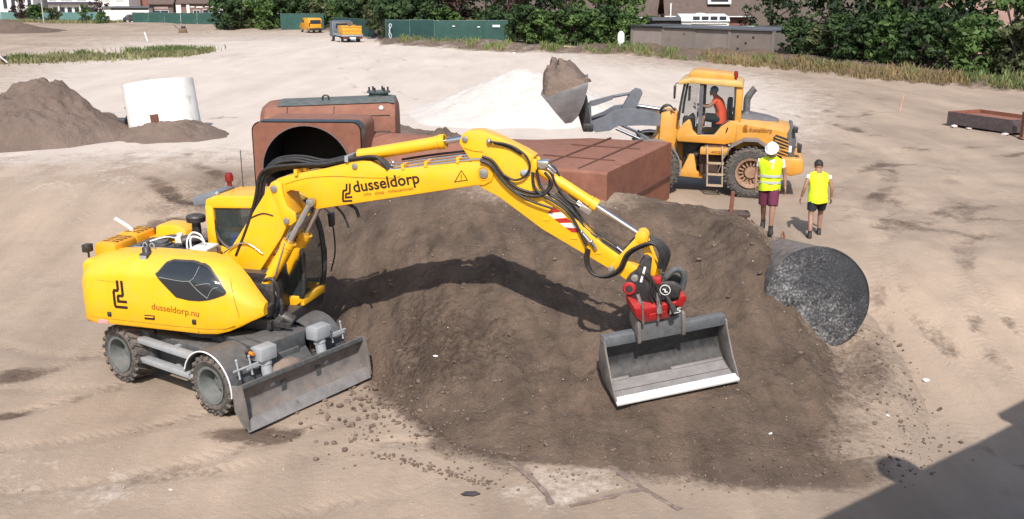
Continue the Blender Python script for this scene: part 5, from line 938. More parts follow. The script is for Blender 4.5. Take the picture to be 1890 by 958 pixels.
pile('soil_pile', .55, 29.6, 1.1, .8, .75, SOILP_M, 'small soil mound left of the flat end of the rusty duct', 18., masks=(.5,0,0), n=40)
pile('soil_pile', -66, 131, 7, 5, 1.6, SOILP_M, 'distant dark soil heap at the far left edge', 21., masks=(.5,0,0), n=40)
# dark pump beside the tank
t = thing('site_pump', 'small dark pump standing between the soil pile and white tank', 'pump', (-15.35,38.1,0))
MB().box(-.35,.35,-.25,.25,.15,.55).build('body', DRK, t, bevel=.04); MB().cyl((-.5,0,.35),(-.3,0,.35),.22,n=14).build('motor', GRY, t); MB().tube([(.3,0,.5),(.45,0,.8),(.3,.1,.95)], .06, n=8).build('outlet', DRK, t)
for s in (-.25,.25): MB().box(s-.05,s+.05,-.25,.25,0,.16).build('skid', DRK, t)
# ------------------------------------------------------------------ people
SKIN = mat('skin',(.40,.22,.155),.6,var=.08,scale=12); TAN = mat('tanned_skin',(.31,.165,.115),.6,var=.08,scale=12)
HIV = mat('hi_vis_yellow',(.62,.80,.012),.65,var=.10,scale=9,bump=.3,bscale=14); HIO = mat('hi_vis_orange',(.90,.11,.035),.65,var=.1,scale=9)
REF = mat('reflective_tape',(.45,.47,.46),.4,var=.15,scale=20); SHO = mat('shoe_leather',(.035,.030,.028),.7,var=.2); HAIR = mat('dark_hair',(.022,.018,.016),.7,var=.3,scale=30)
def skin_mesh(name, V_, E_):
    bm = bmesh.new(); lay = bm.verts.layers.skin.verify(); vv = []
    for i, (co, r) in enumerate(V_):
        v = bm.verts.new(co); v[lay].radius = (r, r) if not isinstance(r, tuple) else r; v[lay].use_root = (i == 0); vv.append(v)
    for a, b in E_: bm.edges.new((vv[a], vv[b]))
    me = bpy.data.meshes.new(name); bm.to_mesh(me); bm.free(); o = bpy.data.objects.new(name, me); COL.objects.link(o)
    o.modifiers.new('s','SKIN').use_smooth_shade = True; sb = o.modifiers.new('b','SUBSURF'); sb.levels = sb.render_levels = 2
    bpy.context.view_layer.update(); out = bpy.data.meshes.new_from_object(o.evaluated_get(bpy.context.evaluated_depsgraph_get())); bpy.data.objects.remove(o); bpy.data.meshes.remove(me); return out
def oval(c, rx, ry, n=20, tilt=0.): return [(c[0]+rx*math.cos(2*math.pi*k/n), c[1]+ry*math.sin(2*math.pi*k/n)*(1), c[2]+tilt*math.sin(2*math.pi*k/n)) for k in range(n)]
def ringat(p, q, r, n=12):
    p, q = Vector(p), Vector(q); u, w = basis(q-p); return [p + (u*math.cos(2*math.pi*k/n)+w*math.sin(2*math.pi*k/n))*r for k in range(n)]
def person(label, loc, rz, J, skin, top, tape, shorts, hat, sc=1., sleeve=WHT, shirt=WHT):
    """J: joints facing -y"""
    t = thing('person', label, 'person', loc, rz); t.scale = (sc,)*3
    names = ['pelvis','spine','chest','neck','head0','head1']; V_ = [(J['pelvis'],(.15,.11)),(J['spine'],(.135,.10)),(J['chest'],(.16,.11)),(J['neck'],.056),(J['head0'],.07),(J['head1'],.06)]
    E_ = [(0,1),(1,2),(2,3),(3,4),(4,5)]
    for s in 'lr':
        b = len(V_); V_ += [(J['sh'+s],.062),(J['el'+s],.043),(J['wr'+s],.029),(J['hip'+s],.098),(J['kn'+s],.062),(J['cf'+s],.056),(J['an'+s],.040)]; E_ += [(2,b),(b,b+1),(b+1,b+2),(0,b+3),(b+3,b+4),(b+4,b+5),(b+5,b+6)]
    me = skin_mesh('body', V_, E_); bm = bmesh.new(); bm.from_mesh(me)
    ex = MB(); hd = Vector(J['head0'])*.45+Vector(J['head1'])*.55; f = (Vector(J.get('face',(0,-1,0)))).normalized(); sd = f.cross(Vector((0,0,1))).normalized(); up = sd.cross(f)
    ex.ball(hd+up*.01,.108,16,12,(.82,.95,1.12)); ex.ball(hd+f*.095-up*.075,.035,8,6)
    ex.ball(hd+f*.108-up*.02,.018,8,6,(.8,.9,1.5))
    for s in (-1,1): ex.ball(hd+sd*s*.09-up*.015,.028,8,6,(.5,.8,1.2))
    for s in 'lr':                                    # hands: palm, four bent fingers and a thumb
        w = Vector(J['wr'+s]); d = (w-Vector(J['el'+s])).normalized(); sgn = -1 if s == 'l' else 1; ac = Vector((0,1,0)); ac = (ac-d*ac.dot(d)).normalized(); nn_ = d.cross(ac)*sgn
        rings = [ [w+d*a + ac*(k1*wd) + nn_*(k2*th_) for k1,k2 in ((-1,-.6),(-1,.6),(-.4,1),(.4,1),(1,.6),(1,-.6),(.4,-1),(-.4,-1))] for a,wd,th_ in ((-.02,.026,.022),(.03,.036,.017),(.085,.041,.014))]
        ex.loft(rings)
        for k in range(4):
            b0 = w+d*.08+ac*(.033-.022*k)*(-1); ln = (.075,.085,.08,.06)[k]; ex.tube([b0, b0+d*ln*.45-nn_*.006, b0+d*ln*.8-nn_*.022, b0+d*ln*.95-nn_*.04], lambda q: .0095-.003*q, n=6, sub=2)
        b0 = w+d*.025-ac*.03; ex.tube([b0, b0+d*.03-ac*.022, b0+d*.065-ac*.028-nn_*.012], lambda q: .012-.003*q, n=6, sub=2)
    m2 = bpy.data.meshes.new('x'); m2.from_pydata([tuple(v) for v in ex.v], [], ex.f); bm.from_mesh(m2); bmesh.ops.recalc_face_normals(bm, faces=bm.faces); bm.to_mesh(me); bm.free(); bpy.data.meshes.remove(m2)
    me.materials.clear(); me.materials.append(skin); me.polygons.foreach_set('use_smooth',[True]*len(me.polygons)); body = link('body', me, t)
    # eyes and mouth
    mb = MB()
    for s in (-1,1): mb.ball(hd+f*.092+sd*s*.034+up*.012,.011,6,5)
    mb.build('eyes', PRT, body)
    P_, S_, C_, N_ = (Vector(J[k]) for k in ('pelvis','spine','chest','neck'))
    rows = [(P_+Vector((0,0,-.13)),.205,.150),(P_+Vector((0,0,.02)),.20,.145),(P_.lerp(S_,.6),.192,.138),(S_,.19,.135),(S_.lerp(C_,.6),.205,.14),(C_+Vector((0,0,.02)),.235,.138),(C_+Vector((0,0,.085)),.205,.115),(N_+Vector((0,0,.005)),.085,.075)]
    mb = MB(); rings = []
    for i, (c, a, b) in enumerate(rows):
        rg = oval(c, a*1.07, b*1.08); rings.append([(p[0]+.012*math.sin(2*math.pi*k/20*4+i*.9), p[1]+.012*math.cos(2*math.pi*k/20*5+i*1.1), p[2]+.014*math.sin(2*math.pi*k/20*3)*(i == 0)) for k, p in enumerate(rg)])
    mb.loft(rings, caps=False); vest = mb.build('vest', top, t, smooth_a=60)
    if tape:
        for fr in tape:
            c = P_.lerp(C_, fr); a = .215; mb = MB(); mb.loft([oval(c+Vector((0,0,-.025)),a+.008,.163), oval(c+Vector((0,0,.025)),a+.008,.163)], caps=False); mb.build('reflective_band', REF, vest, smooth_a=60)
    if J.get('open'):                                  # open neck showing the white shirt and dark lanyard
        mb = MB(); c = C_+Vector((0,-.143,0)); mb.add([c+Vector((-.05,.01,.10)),c+Vector((.07,.01,.10)),c+Vector((.03,-.012,-.10))],[(0,1,2)]); mb.build('shirt_front', shirt, vest)
    for s in 'lr':
        a, b = Vector(J['sh'+s]), Vector(J['el'+s]); mb = MB(); mb.loft([ringat(a+(a-b)*.02,b,.062), ringat(a.lerp(b,J.get('slv',.45)*.6),b,.060), ringat(a.lerp(b,J.get('slv',.45)),b,.056)]); mb.build('sleeve', sleeve, t, smooth_a=60)
        h, k_ = Vector(J['hip'+s]), Vector(J['kn'+s]); mb = MB(); mb.loft([ringat(h+(h-k_)*.12,k_,.115), ringat(h.lerp(k_,.35),k_,.112), ringat(h.lerp(k_,J.get('hem',.8)),k_,.100)]); mb.build('shorts_leg', shorts, t, smooth_a=60)
        an = Vector(J['an'+s]); tt = Vector(J['to'+s]); dd = (tt-an); dd.z = 0; dd.normalize(); sdv = Vector((-dd.y,dd.x,0)); mb = MB(); rings = []
        for q, wd, zt in ((-.075,.040,.075),(-.03,.046,.12),(.05,.048,.10),(.13,.050,.07),(.185,.034,.045)):
            c = an + dd*q; zb = tt.z*(max(q,0)/.185) + (an.z-.09)*(1-max(q,0)/.185) if q > 0 else an.z-.09
            rings.append([(c.x+sdv.x*wd*m_,c.y+sdv.y*wd*m_,zb+h_*zt) for m_,h_ in ((-1,0),(-1,.6),(-.5,1),(.5,1),(1,.6),(1,0))])
        mb.loft(rings); mb.build('shoe', SHO, t, smooth_a=50); mb = MB(); mb.loft([ringat(an+Vector((0,0,-.01)),an+Vector((0,0,.1)),.047), ringat(an+Vector((0,0,.06)),an+Vector((0,0,.2)),.046)]); mb.build('sock', DRK, t)
    mb = MB(); mb.loft([oval(P_+Vector((0,0,-.12)),.17,.125), oval(P_+Vector((0,0,.05)),.175,.128)]); mb.build('shorts', shorts, t, smooth_a=60)
    mb = MB()
    if hat == 'helmet':
        rg = []
        for i in range(8): a = R(90*i/7); rg.append([hd+up*(.035+.135*math.sin(a)) + (sd*math.cos(2*math.pi*k/20)*.122 + f*math.sin(2*math.pi*k/20)*.145)*max(.02,math.cos(a)) for k in range(20)])
        mb.loft(rg); brim = [hd+up*.035 + sd*math.cos(2*math.pi*k/20)*.135 + f*math.sin(2*math.pi*k/20)*(.20 if 0<k<10 else .155) for k in range(20)]; mb.loft([brim,[p+up*.012 for p in brim]]); mb.build('helmet', WHT, t, smooth_a=50)
    else:
        rg = []
        for i in range(8): a = R(-25+115*i/7); rg.append([hd+up*(.02+.118*math.sin(a)) + (sd*math.cos(2*math.pi*k/20)*.098 + f*(math.sin(2*math.pi*k/20)*.112 - .012))*max(.02,math.cos(a)) for k in range(20)])
        mb.loft(rg); mb.build('hair' if hat == 'hair' else 'cap', HAIR if hat == 'hair' else mat('blue_cap',(.05,.22,.42),.7), t, smooth_a=50)
    return t
J1 = dict(pelvis=(0,0,.97),spine=(0,-.01,1.15),chest=(0,-.03,1.38),neck=(0,-.06,1.53),head0=(0,-.09,1.60),head1=(0,-.13,1.72),face=(-.1,-.85,-.50),
 shl=(-.20,-.02,1.44),ell=(-.27,.04,1.17),wrl=(-.27,-.03,.93),shr=(.20,-.02,1.44),elr=(.28,.05,1.16),wrr=(.31,.02,.90),
 hipl=(-.09,0,.92),knl=(-.09,.04,.50),cfl=(-.08,.16,.34),anl=(-.07,.24,.14),tol=(-.08,.10,.0),hipr=(.09,0,.92),knr=(.09,-.16,.51),cfr=(.08,-.19,.33),anr=(.08,-.20,.09),tor=(.09,-.38,.0),hem=.92,open=True)
person('person in a white helmet, open yellow vest and maroon shorts walking', (5.50,20.50,gz(5.50,20.50)), R(-14), J1, TAN, HIV, (.10,.42), mat('maroon_cloth',(.115,.018,.045),.85,var=.15,scale=10), 'helmet', 1.06)
J2 = dict(pelvis=(0,.02,.93),spine=(0,-.02,1.11),chest=(.01,-.09,1.33),neck=(.01,-.16,1.47),head0=(.01,-.20,1.52),head1=(.0,-.24,1.64),face=(.1,-.9,-.45),
 shl=(-.21,-.08,1.38),ell=(-.29,-.01,1.12),wrl=(-.31,-.08,.88),shr=(.21,-.08,1.38),elr=(.30,.02,1.12),wrr=(.35,-.06,.88),
 hipl=(-.10,.02,.88),knl=(-.12,-.20,.50),cfl=(-.12,-.20,.33),anl=(-.12,-.20,.10),tol=(-.12,-.38,.0),hipr=(.10,.02,.88),knr=(.13,.06,.48),cfr=(.14,.18,.33),anr=(.15,.24,.13),tor=(.15,.06,.0),hem=.66,slv=.26)
person('bareheaded person in a plain yellow vest and black shorts seen from behind', (6.85,21.42,gz(6.85,21.42)), R(172), J2, TAN, HIV, None, mat('black_cloth',(.016,.017,.022),.85,var=.2,scale=10), 'hair', 1.0)
J3 = dict(pelvis=(0,.0,.12),spine=(0,-.0,.32),chest=(0,-.10,.56),neck=(0,-.17,.72),head0=(0,-.20,.78),head1=(0,-.23,.90),face=(0,-1,-.2),
 shl=(-.20,-.12,.62),ell=(-.27,-.32,.42),wrl=(-.17,-.52,.44),shr=(.20,-.12,.62),elr=(.27,-.34,.44),wrr=(.20,-.58,.48),
 hipl=(-.10,-.02,.10),knl=(-.14,-.46,.14),cfl=(-.14,-.50,-.06),anl=(-.14,-.52,-.26),tol=(-.14,-.68,-.35),hipr=(.10,-.02,.10),knr=(.14,-.46,.14),cfr=(.14,-.50,-.06),anr=(.14,-.52,-.26),tor=(.14,-.68,-.35),hem=.9)
dl_ = Matrix.Translation(LD.location) @ M1 @ Vector((.98,.26,1.90))
person('driver in an orange vest and blue cap seated inside the loader cab', dl_, R(166+90), J3, SKIN, HIO, None, MATS['black_cloth'], 'cap', 1.0, HIO)
# ------------------------------------------------------------------ foliage
def leaf_mat(name, c0, c1):
    m = bpy.data.materials.new(name); m.use_nodes = True; nt = m.node_tree; b = nt.nodes['Principled BSDF']; at = nd(nt,'ShaderNodeAttribute'); at.attribute_name = 'tone'
    r = nd(nt,'ShaderNodeValToRGB'); r.color_ramp.elements[0].color = (*c0,1); r.color_ramp.elements[1].color = (*c1,1); nt.links.new(at.outputs['Fac'], r.inputs[0]); nt.links.new(r.outputs[0], b.inputs['Base Color'])
    b.inputs['Roughness'].default_value = .65; b.inputs['Specular IOR Level'].default_value = .25; tr = nd(nt,'ShaderNodeBsdfTranslucent'); nt.links.new(r.outputs[0], tr.inputs[0]); mx = nd(nt,'ShaderNodeMixShader'); mx.inputs[0].default_value = .22
    nt.links.new(b.outputs[0], mx.inputs[1]); nt.links.new(tr.outputs[0], mx.inputs[2]); nt.links.new(mx.outputs[0], nt.nodes['Material Output'].inputs[0]); return m
BARK = mat('bark',(.075,.060,.048),.95,var=.3,scale=6,bump=.8,bscale=20)
def leaves(name, clumps, per, size, m, seed):
    rs = np.random.RandomState(seed); Vs = []; T = []
    for (c, r) in clumps:
        n = int(per*(r[0]*r[1]+r[0]*r[2]+r[1]*r[2])/3); d = rs.normal(size=(n,3)); d /= np.linalg.norm(d,axis=1)[:,None]
        rad = rs.uniform(.62,1.06,n)**.7; p = np.array(c) + d*np.array(r)*rad[:,None]
        nr = d + rs.normal(scale=.65,size=(n,3)); nr[:,2] += .35; nr /= np.linalg.norm(nr,axis=1)[:,None]; a = np.cross(nr, rs.normal(size=(n,3))); a /= np.linalg.norm(a,axis=1)[:,None]; b = np.cross(nr,a)
        s = size*rs.choice([.5,.8,1.1,1.6],n)[:,None]*rs.uniform(.8,1.2,n)[:,None]; Vs.append(np.stack([p-a*s, p-b*s*.55, p+a*s, p+b*s*.55],1)); T.append(np.clip(rs.normal(.45,.2,n)+rs.normal(0,.24),0,1))
    V = np.concatenate(Vs).reshape(-1,3); t = np.repeat(np.concatenate(T),4); n = len(V)//4
    me = bpy.data.meshes.new(name); me.vertices.add(len(V)); me.vertices.foreach_set('co', V.astype(np.float32).ravel()); me.loops.add(len(V)); me.loops.foreach_set('vertex_index', np.arange(len(V),dtype=np.int32)); me.polygons.add(n); me.polygons.foreach_set('loop_start', np.arange(0,len(V),4,dtype=np.int32)); me.update(calc_edges=True)
    at = me.attributes.new('tone','FLOAT','POINT'); at.data.foreach_set('value', t.astype(np.float32)); me.materials.append(m); return me
def tree_variant(seed, h, r, low, m, nclump=34, per=95, size=.17, spread=.9):
    rs = random.Random(seed); cl = []; limbs = []
    for k in range(int(nclump*1.35)):
        z = low + (h-low)*rs.random()**.9; f_ = (z-low)/(h-low); rr = r*spread*math.sin(math.pi*(.16+.80*f_))**.6*math.sqrt(rs.random()); a = rs.uniform(0,6.283); s_ = r*rs.uniform(.13,.31)
        c = (rr*math.cos(a), rr*math.sin(a), z); cl.append((c,(s_,s_,s_*rs.uniform(.6,.85))));
        if k % 4 == 0: limbs.append(c)
    mb = MB(); mb.tube([(0,0,-.3),(.05*r,0,h*.25),(-.03*r,.04*r,h*.55),(0,0,h*.85)], lambda t: .045*r*(1.25-t)+.03, n=8, sub=4)
    for c in limbs: z0 = max(.3,c[2]*.55); mb.tube([(0,0,z0),(c[0]*.5,c[1]*.5,(z0+c[2])/2+.1),c], lambda t: .018*r*(1.2-t)+.012, n=5, sub=3)
    tm = mb.mesh('trunk'); tm.materials.append(BARK); return tm, leaves('crown', cl, per/(r*r)*9, size, m, seed)
LM1 = leaf_mat('dark_leaves',(.013,.027,.011),(.062,.105,.036)); LM2 = leaf_mat('mid_leaves',(.026,.055,.014),(.12,.195,.055)); LM3 = leaf_mat('olive_leaves',(.032,.045,.017),(.13,.15,.065)); LM4 = leaf_mat('purple_leaves',(.028,.016,.015),(.105,.052,.045))
VAR = {'big': tree_variant(1,9.5,3.6,1.0,LM1,46,120,.22), 'mid': tree_variant(2,7.0,3.0,.6,LM2,40,120,.20), 'olive': tree_variant(3,7.5,2.8,.8,LM3,40,110,.20), 'purple': tree_variant(4,6.5,2.6,1.2,LM4,34,100,.19),
       'bushd': tree_variant(5,3.2,2.2,.15,LM1,34,150,.16), 'bushm': tree_variant(6,3.0,2.1,.15,LM2,34,150,.15), 'busho': tree_variant(7,2.4,1.8,.1,LM3,30,140,.14), 'big2': tree_variant(8,10,4.0,1.2,LM2,50,120,.22)}
rt = random.Random(21)
def tree(kind, x_, y_, s, label, group=None, cat='tree', name='broadleaf_tree', sz=None):
    t = thing(name, label, cat, (x_,y_,float(base(np.array(x_),np.array(y_)))), rt.uniform(0,6.28), group); t.scale = (s,s,sz or s); link('trunk', VAR[kind][0], t); link('crown', VAR[kind][1], t); return t
G_ = 'trees and bushes along the far edge of the site'
ORD = ['first','second','third','fourth','fifth','sixth','seventh','eighth','ninth','tenth','eleventh','twelfth','thirteenth','fourteenth','fifteenth','sixteenth','seventeenth','eighteenth']
def row(items, lab, rowname):
    for k,(kd,x_,y_,s_) in enumerate(items):
        bu = 'bush' in kd; tree(kd,x_,y_,s_,f'{ORD[k]} {"bush" if bu else "tree"} from the left {lab}',rowname,'bush' if bu else 'tree','leafy_bush' if bu else 'broadleaf_tree')
# behind the van and lorry
row([(('bushd','busho','bushm','bushd')[k%4], -39.0+2.5*k, 137.5+rt.uniform(-.6,.8)-max(0,k-6)*2.8, rt.uniform(1.15,1.45)) for k in range(10)], 'in the front row behind the van and lorry', 'front bushes behind the van and lorry')
row([(('big','olive','big','mid')[k%4], -39.0+3.1*k, 146+rt.uniform(-1,1)-max(0,k-5)*4.2, rt.uniform(.9,1.1)) for k in range(9)], 'in the back row behind the van and lorry', 'back trees behind the van and lorry')
# behind the right green fence
row([(('bushd','bushd','bushm','busho','bushd','bushm')[k], -12.6+2.7*k, 104.5+rt.uniform(-.4,.5)-.35*k, (1.3,1.25,1.0,.78,.95,1.0)[k]) for k in range(6)], 'close behind the green fence right of the lorry', 'bushes behind the green fence')
row([(('olive','big','big','purple','big','purple','big')[k], -14.5+2.9*k, 111+rt.uniform(-1,1)-.4*k, rt.uniform(.9,1.05)) for k in range(7)], 'tall behind the green fence right of the lorry', 'trees behind the green fence')
# thick hedge between fence and garages
row([(('bushd','bushm','bushm','bushd','bushm')[k%5], 1.2+1.55*k, 95.2-.35*k+rt.uniform(-.3,.3), rt.uniform(.92,1.06)) for k in range(7)], 'in the thick hedge left of the white slab', 'thick hedge left of the white slab')
row([(('big','olive','mid','mid')[k], 3.2+2.9*k, 105+rt.uniform(-1,1), (.95,.85,.85,.8)[k]) for k in range(4)], 'rising behind the thick hedge', 'trees behind the thick hedge')
tree('bushm',14.2,103,.75,'small bush beside the red brick wall under the left brown roof','far edge shrubs','bush','leafy_bush')
# right hand trees
row([(('bushd','busho','bushd','bushd','bushm','bushd','bushm','busho','bushm')[k], (22.6,23.4,24.2,25.2,26.2,27.4,28.8,30.2,31.8)[k], (79,76,73,70.3,67.8,65,62,59.8,57)[k], (.8,.9,.95,1.0,1.05,1.05,1.1,1.15,1.2)[k]) for k in range(9)], 'along the edge right of the garages', 'bushes right of the garages')
row([(('big','big','big2','big','mid')[k], (25.4,27.0,28.6,30.6,34.5)[k], (80,76,72.5,69.5,63)[k], (.9,.92,.85,.85,.8)[k]) for k in range(5)], 'behind the bushes right of the garages', 'trees right of the garages')
tree('big',25.0,97,.85,'open tree right of the white conservatory with light showing through','far edge shrubs')
tree('mid',34.0,68,.85,'tree standing in front of the pinkish brick gable','far edge shrubs')
tree('busho',30.0,56.2,.6,'low weedy shrub above the rusty tray at the right','far edge shrubs','bush','leafy_bush')
# far left bushes
for k,(kd,x_,y_,s,lb) in enumerate((('purple',-84,172,.62,'dark purplish tree before the white houses at the far left'),('bushm',-80,169,.95,'green bush under the dark purplish tree at the far left'),('busho',-77,168,.9,'olive bush just left of the pale pole at the far left'),('purple',-72,176,.7,'purplish tree left of the white shed wall'),('mid',-70.5,166,.42,'bright green young tree left of the white shed'),('bushm',-67,164,.6,'low green bush in front of the white shed'))): tree(kd,x_,y_,s,lb,'far left shrubs','tree' if kd in('purple','mid') else 'bush','broadleaf_tree' if kd in('purple','mid') else 'leafy_bush')
# grass and weeds
def grass(name, pts, m, label, seed, hmin, hmax, wd=.035):
    rs = np.random.RandomState(seed); P = np.array(pts); n = len(P); h_ = rs.uniform(hmin,hmax,n); a = rs.uniform(0,6.283,n); ln = rs.normal(scale=.28,size=(n,2))*h_[:,None]; z = ground_z(P[:,0],P[:,1])-.03
    w = np.stack([np.cos(a),np.sin(a),0*a],-1)*wd*rs.uniform(.6,1.4,n)[:,None]; b0 = np.stack([P[:,0],P[:,1],z],-1); mid = b0+np.stack([ln[:,0]*.3,ln[:,1]*.3,h_*.6],-1); tp = b0+np.stack([ln[:,0],ln[:,1],h_],-1)
    V = np.stack([b0-w,b0+w,mid+w*.8,tp,mid-w*.8],1).reshape(-1,3); me = bpy.data.meshes.new(name); me.from_pydata(V.tolist(), [], [(5*i,5*i+1,5*i+2,5*i+3,5*i+4) for i in range(n)])
    at = me.attributes.new('tone','FLOAT','POINT'); tn = np.clip(rs.normal(.5,.25,n)+.5*fbm(P[:,0]*.3,P[:,1]*.3,3),0,1); at.data.foreach_set('value', np.repeat(tn,5).astype(np.float32)); me.materials.append(m); return tag(link(name,me),label,'grass',kind='stuff')
GR1 = leaf_mat('dry_grass',(.16,.125,.055),(.36,.27,.14)); GR2 = leaf_mat('green_weeds',(.09,.13,.04),(.26,.30,.12))
rs = np.random.RandomState(4); pts1 = []; pts2 = []
for i in range(11000):
    x_ = rs.uniform(-11,32); d_ = rs.gamma(2.2,.85); y_ = np.interp(x_,BX,BY)+d_+.5; nz = float(fbm(np.array(x_*.55),np.array(y_*.35+3),3))
    if nz < -.02 + .14*rs.rand(): continue
    (pts1 if rs.rand() < (.55 if d_ < 2.2 else .3) else pts2).append((x_,y_))
pts1b = [(x_, np.interp(x_,BX,BY)+rs.gamma(2.4,.8)) for x_ in rs.uniform(15,26,2600)]
grass('dry_grass', pts1, GR1, 'dry yellow grass along the edge of the site below the hedge', 1, .08, .34); grass('green_weeds', pts2, GR2, 'green weeds growing along the garages and hedge', 2, .15, .62, .045)
grass('tall_dry_grass', pts1b, GR1, 'tall dry grass below the dark bushes right of the garages', 3, .20, .62, .03)
pts3 = []; pts4 = []
for i in range(10500):
    t_ = rs.rand(); x_ = -39+12*t_+rs.normal(scale=.5); y_ = 77.5+9.0*t_+rs.normal(scale=2.3)
    if float(fbm(np.array(x_*.6),np.array(y_*.5+3),3)) > -.28+.2*rs.rand(): pts3.append((x_,y_))
for i in range(2200): pts4.append((-29.6+rs.normal(scale=.9), 86.4+rs.normal(scale=1.0)))
for i in range(260): pts4.append((-34.9+rs.normal(scale=.22), 80.8+rs.normal(scale=.3)))
for i in range(260): pts4.append((-32.2+rs.normal(scale=.25), 84.4+rs.normal(scale=.3)))
for i in range(200): pts4.append((-38.0+rs.normal(scale=.4), 76.6+rs.normal(scale=.4)))
GR3 = leaf_mat('grey_green_grass',(.15,.15,.065),(.34,.32,.17)); grass('grass_strip', pts3, GR3, 'long strip of thin grass across the left of the field', 5, .14, .55, .055); grass('tall_grass', pts4, GR2, 'tall green grass tufts on the grass strip at left', 6, .25, .85, .045)
pts5 = [(rs.uniform(-90,-64), rs.normal(166,1.2)) for i in range(2500)]; grass('far_grass', pts5, GR3, 'thin grass in front of the white houses far left', 7, .2, .7, .08)
# ------------------------------------------------------------------ houses, garages, fences
HW = mat('white_render',(.74,.73,.71),.8,var=.04); HD = mat('dark_slate_wall',(.055,.05,.085),.7); HB = mat('red_brick',(.23,.10,.075),.9,var=.2,scale=3); HS = mat('brown_tiles',(.115,.082,.068),.9,var=.18,scale=2.5,bump=.5,bscale=8); GLZ = mat('far_window_glass',(.035,.04,.055),.1,var=.2,spec=.7); HC = mat('grey_concrete',(.185,.163,.150),.9,var=.15,scale=.8,spots=(.7,.55,.2,(.13,.115,.105))); HG = mat('grey_roof_felt',(.10,.105,.115),.8)
def building(name, label, x0, x1, y_, depth, h, wm, wins=(), roof=None, rm=None, rz=0., cat='house', frame=HW, z0=0., extras=()):
    t = thing(name, label, cat, (x0,y_,z0), rz); w = x1-x0
    MB().box(0,w,0,depth,-.3,h).build('wall', wm, t)
    for (a,b,c,d) in wins:
        f_ = MB().box(a-.06,b+.06,-.05,-.003,c-.06,d+.06).build('window', frame, t); MB().box(a,b,-.07,-.045,c,d).build('pane', GLZ, f_)
        if b-a > .9: MB().box((a+b)/2-.025,(a+b)/2+.025,-.09,-.06,c,d).build('glazing_bar', frame, f_)
        MB().box(a-.1,b+.1,-.12,-.004,c-.14,c-.07).build('sill', frame, f_)
    if roof == 'pitch': MB().prism([(-.5,h-.12),(depth/2,h+depth*.36),(depth+.5,h-.12),(depth+.5,h+.05),(depth/2,h+depth*.36+.2),(-.5,h+.05)], -.3, w+.3, 'x').build('roof', rm, t)
    elif roof == 'flat': MB().box(-.25,w+.25,-.35,depth+.25,h+.003,h+.22).build('roof', rm, t)
    for (nm,a,b,y0,y1,c,d,m) in extras: MB().box(a,b,y0,y1,c,d).build(nm, m, t)
    return t
building('house','dark purple house front cut by the left edge of the frame',-110,-95.5,186,9,6.5,HD,[(10.5,11.8,.9,2.4)],'pitch',HS)
building('house','white house with tall narrow windows at the far left',-95,-88.6,186.5,9,6.5,HW,[(.9+1.5*k,1.6+1.5*k,1.9,4.2) for k in range(4)]+[(1.6,2.4,.2,1.6),(4.2,4.9,.2,1.5)],'pitch',HS)
building('house','white house with a dark fascia above a row of arched windows',-87.5,-78.4,190,9,6.5,HW,[(.4,1.6,3.5,5.4),(2.6,4.6,3.5,5.4),(5.6,7.2,3.5,5.4)]+[(.9+1.35*k,1.75+1.35*k,.5,2.1) for k in range(6)],'pitch',HS,extras=(('fascia',-.1,9.2,-.9,-.003,2.75,3.1,HD),('pier',2.15,2.3,-.5,-.02,0,2.75,HW),('pier',6.1,6.3,-.5,-.02,0,2.75,HW)))
building('house','narrow white house with one upper window beside the purplish tree',-78.2,-72.2,190,9,6.5,HW,[(.8,2.4,3.4,5.0),(3.6,5.0,3.4,5.0)],'pitch',HS)
building('brick_house','red brick house rising behind the white shed',-73.5,-62,196,9,6.5,HB,[(5.5,6.7,3.4,4.8),(8.2,9.4,3.4,4.8)],'pitch',mat('orange_tiles',(.30,.11,.06),.9))
building('shed','white shed with a low grey roof beside the black parked car',-68.5,-61.0,169,5,2.35,HW,[],'flat',HG,cat='shed',extras=(('dark_strip',1.2,7.4,-.03,-.004,2.05,2.30,DRK),))
building('shop','brown shop front between the white shed and white piers',-61.6,-57.6,171,7,3.0,mat('brown_board',(.14,.10,.09),.8),[(.5,3.2,.6,1.9)],'pitch',HS,cat='shop',extras=(('sign_board',.6,3.2,-.06,-.003,2.2,2.6,mat('faded_sign',(.42,.30,.28),.7)),))
building('brick_building','brick building with white piers and a dark tiled roof behind the green fence',-57.4,-48.9,172,8,3.1,mat('brown_brick',(.20,.12,.105),.9,var=.2,scale=2),[(3.0,4.0,.5,1.9),(4.6,6.6,.6,2.0)],'pitch',HS,cat='building',extras=(('pier',.05,.95,-.3,-.003,0,3.0,HW),('pier',1.9,2.4,-.3,-.003,0,2.9,HW),('white_beam',2.5,3.2,-.1,-.004,2.4,2.6,HW),('white_beam',3.5,4.6,-.1,-.004,2.35,2.55,HW),('white_beam',5.0,7.2,-.1,-.004,2.45,2.58,HW),('white_post',6.0,6.12,-.14,-.10,.2,2.6,HW)))
building('white_block','white panelled block above dark glazing left of the tall hedge',-48.6,-41.5,166,8,6.0,HW,[(.4,2.6,.5,2.0),(3.0,4.6,.5,2.0),(5.0,6.6,.5,2.0)],'flat',HG,cat='building',extras=(('dark_column',3.15,3.65,-.05,-.003,2.5,6.0,HD),('canopy',2.4,7.0,-.8,-.004,2.05,2.2,LGR),('canopy_post',5.1,5.25,-.8,-.65,0,2.05,LGR)))
# small marks on the white block
mb = MB()
for k in range(5): mb.box(4.6+.33*k,4.82+.33*k,-.012,-.004,2.95+.1*(k%2),3.2)
o = mb.build('dark_marks', HD); o.parent = [q for q in COL.objects if q.name.startswith('white_block')][0]; o['kind'] = 'stuff'
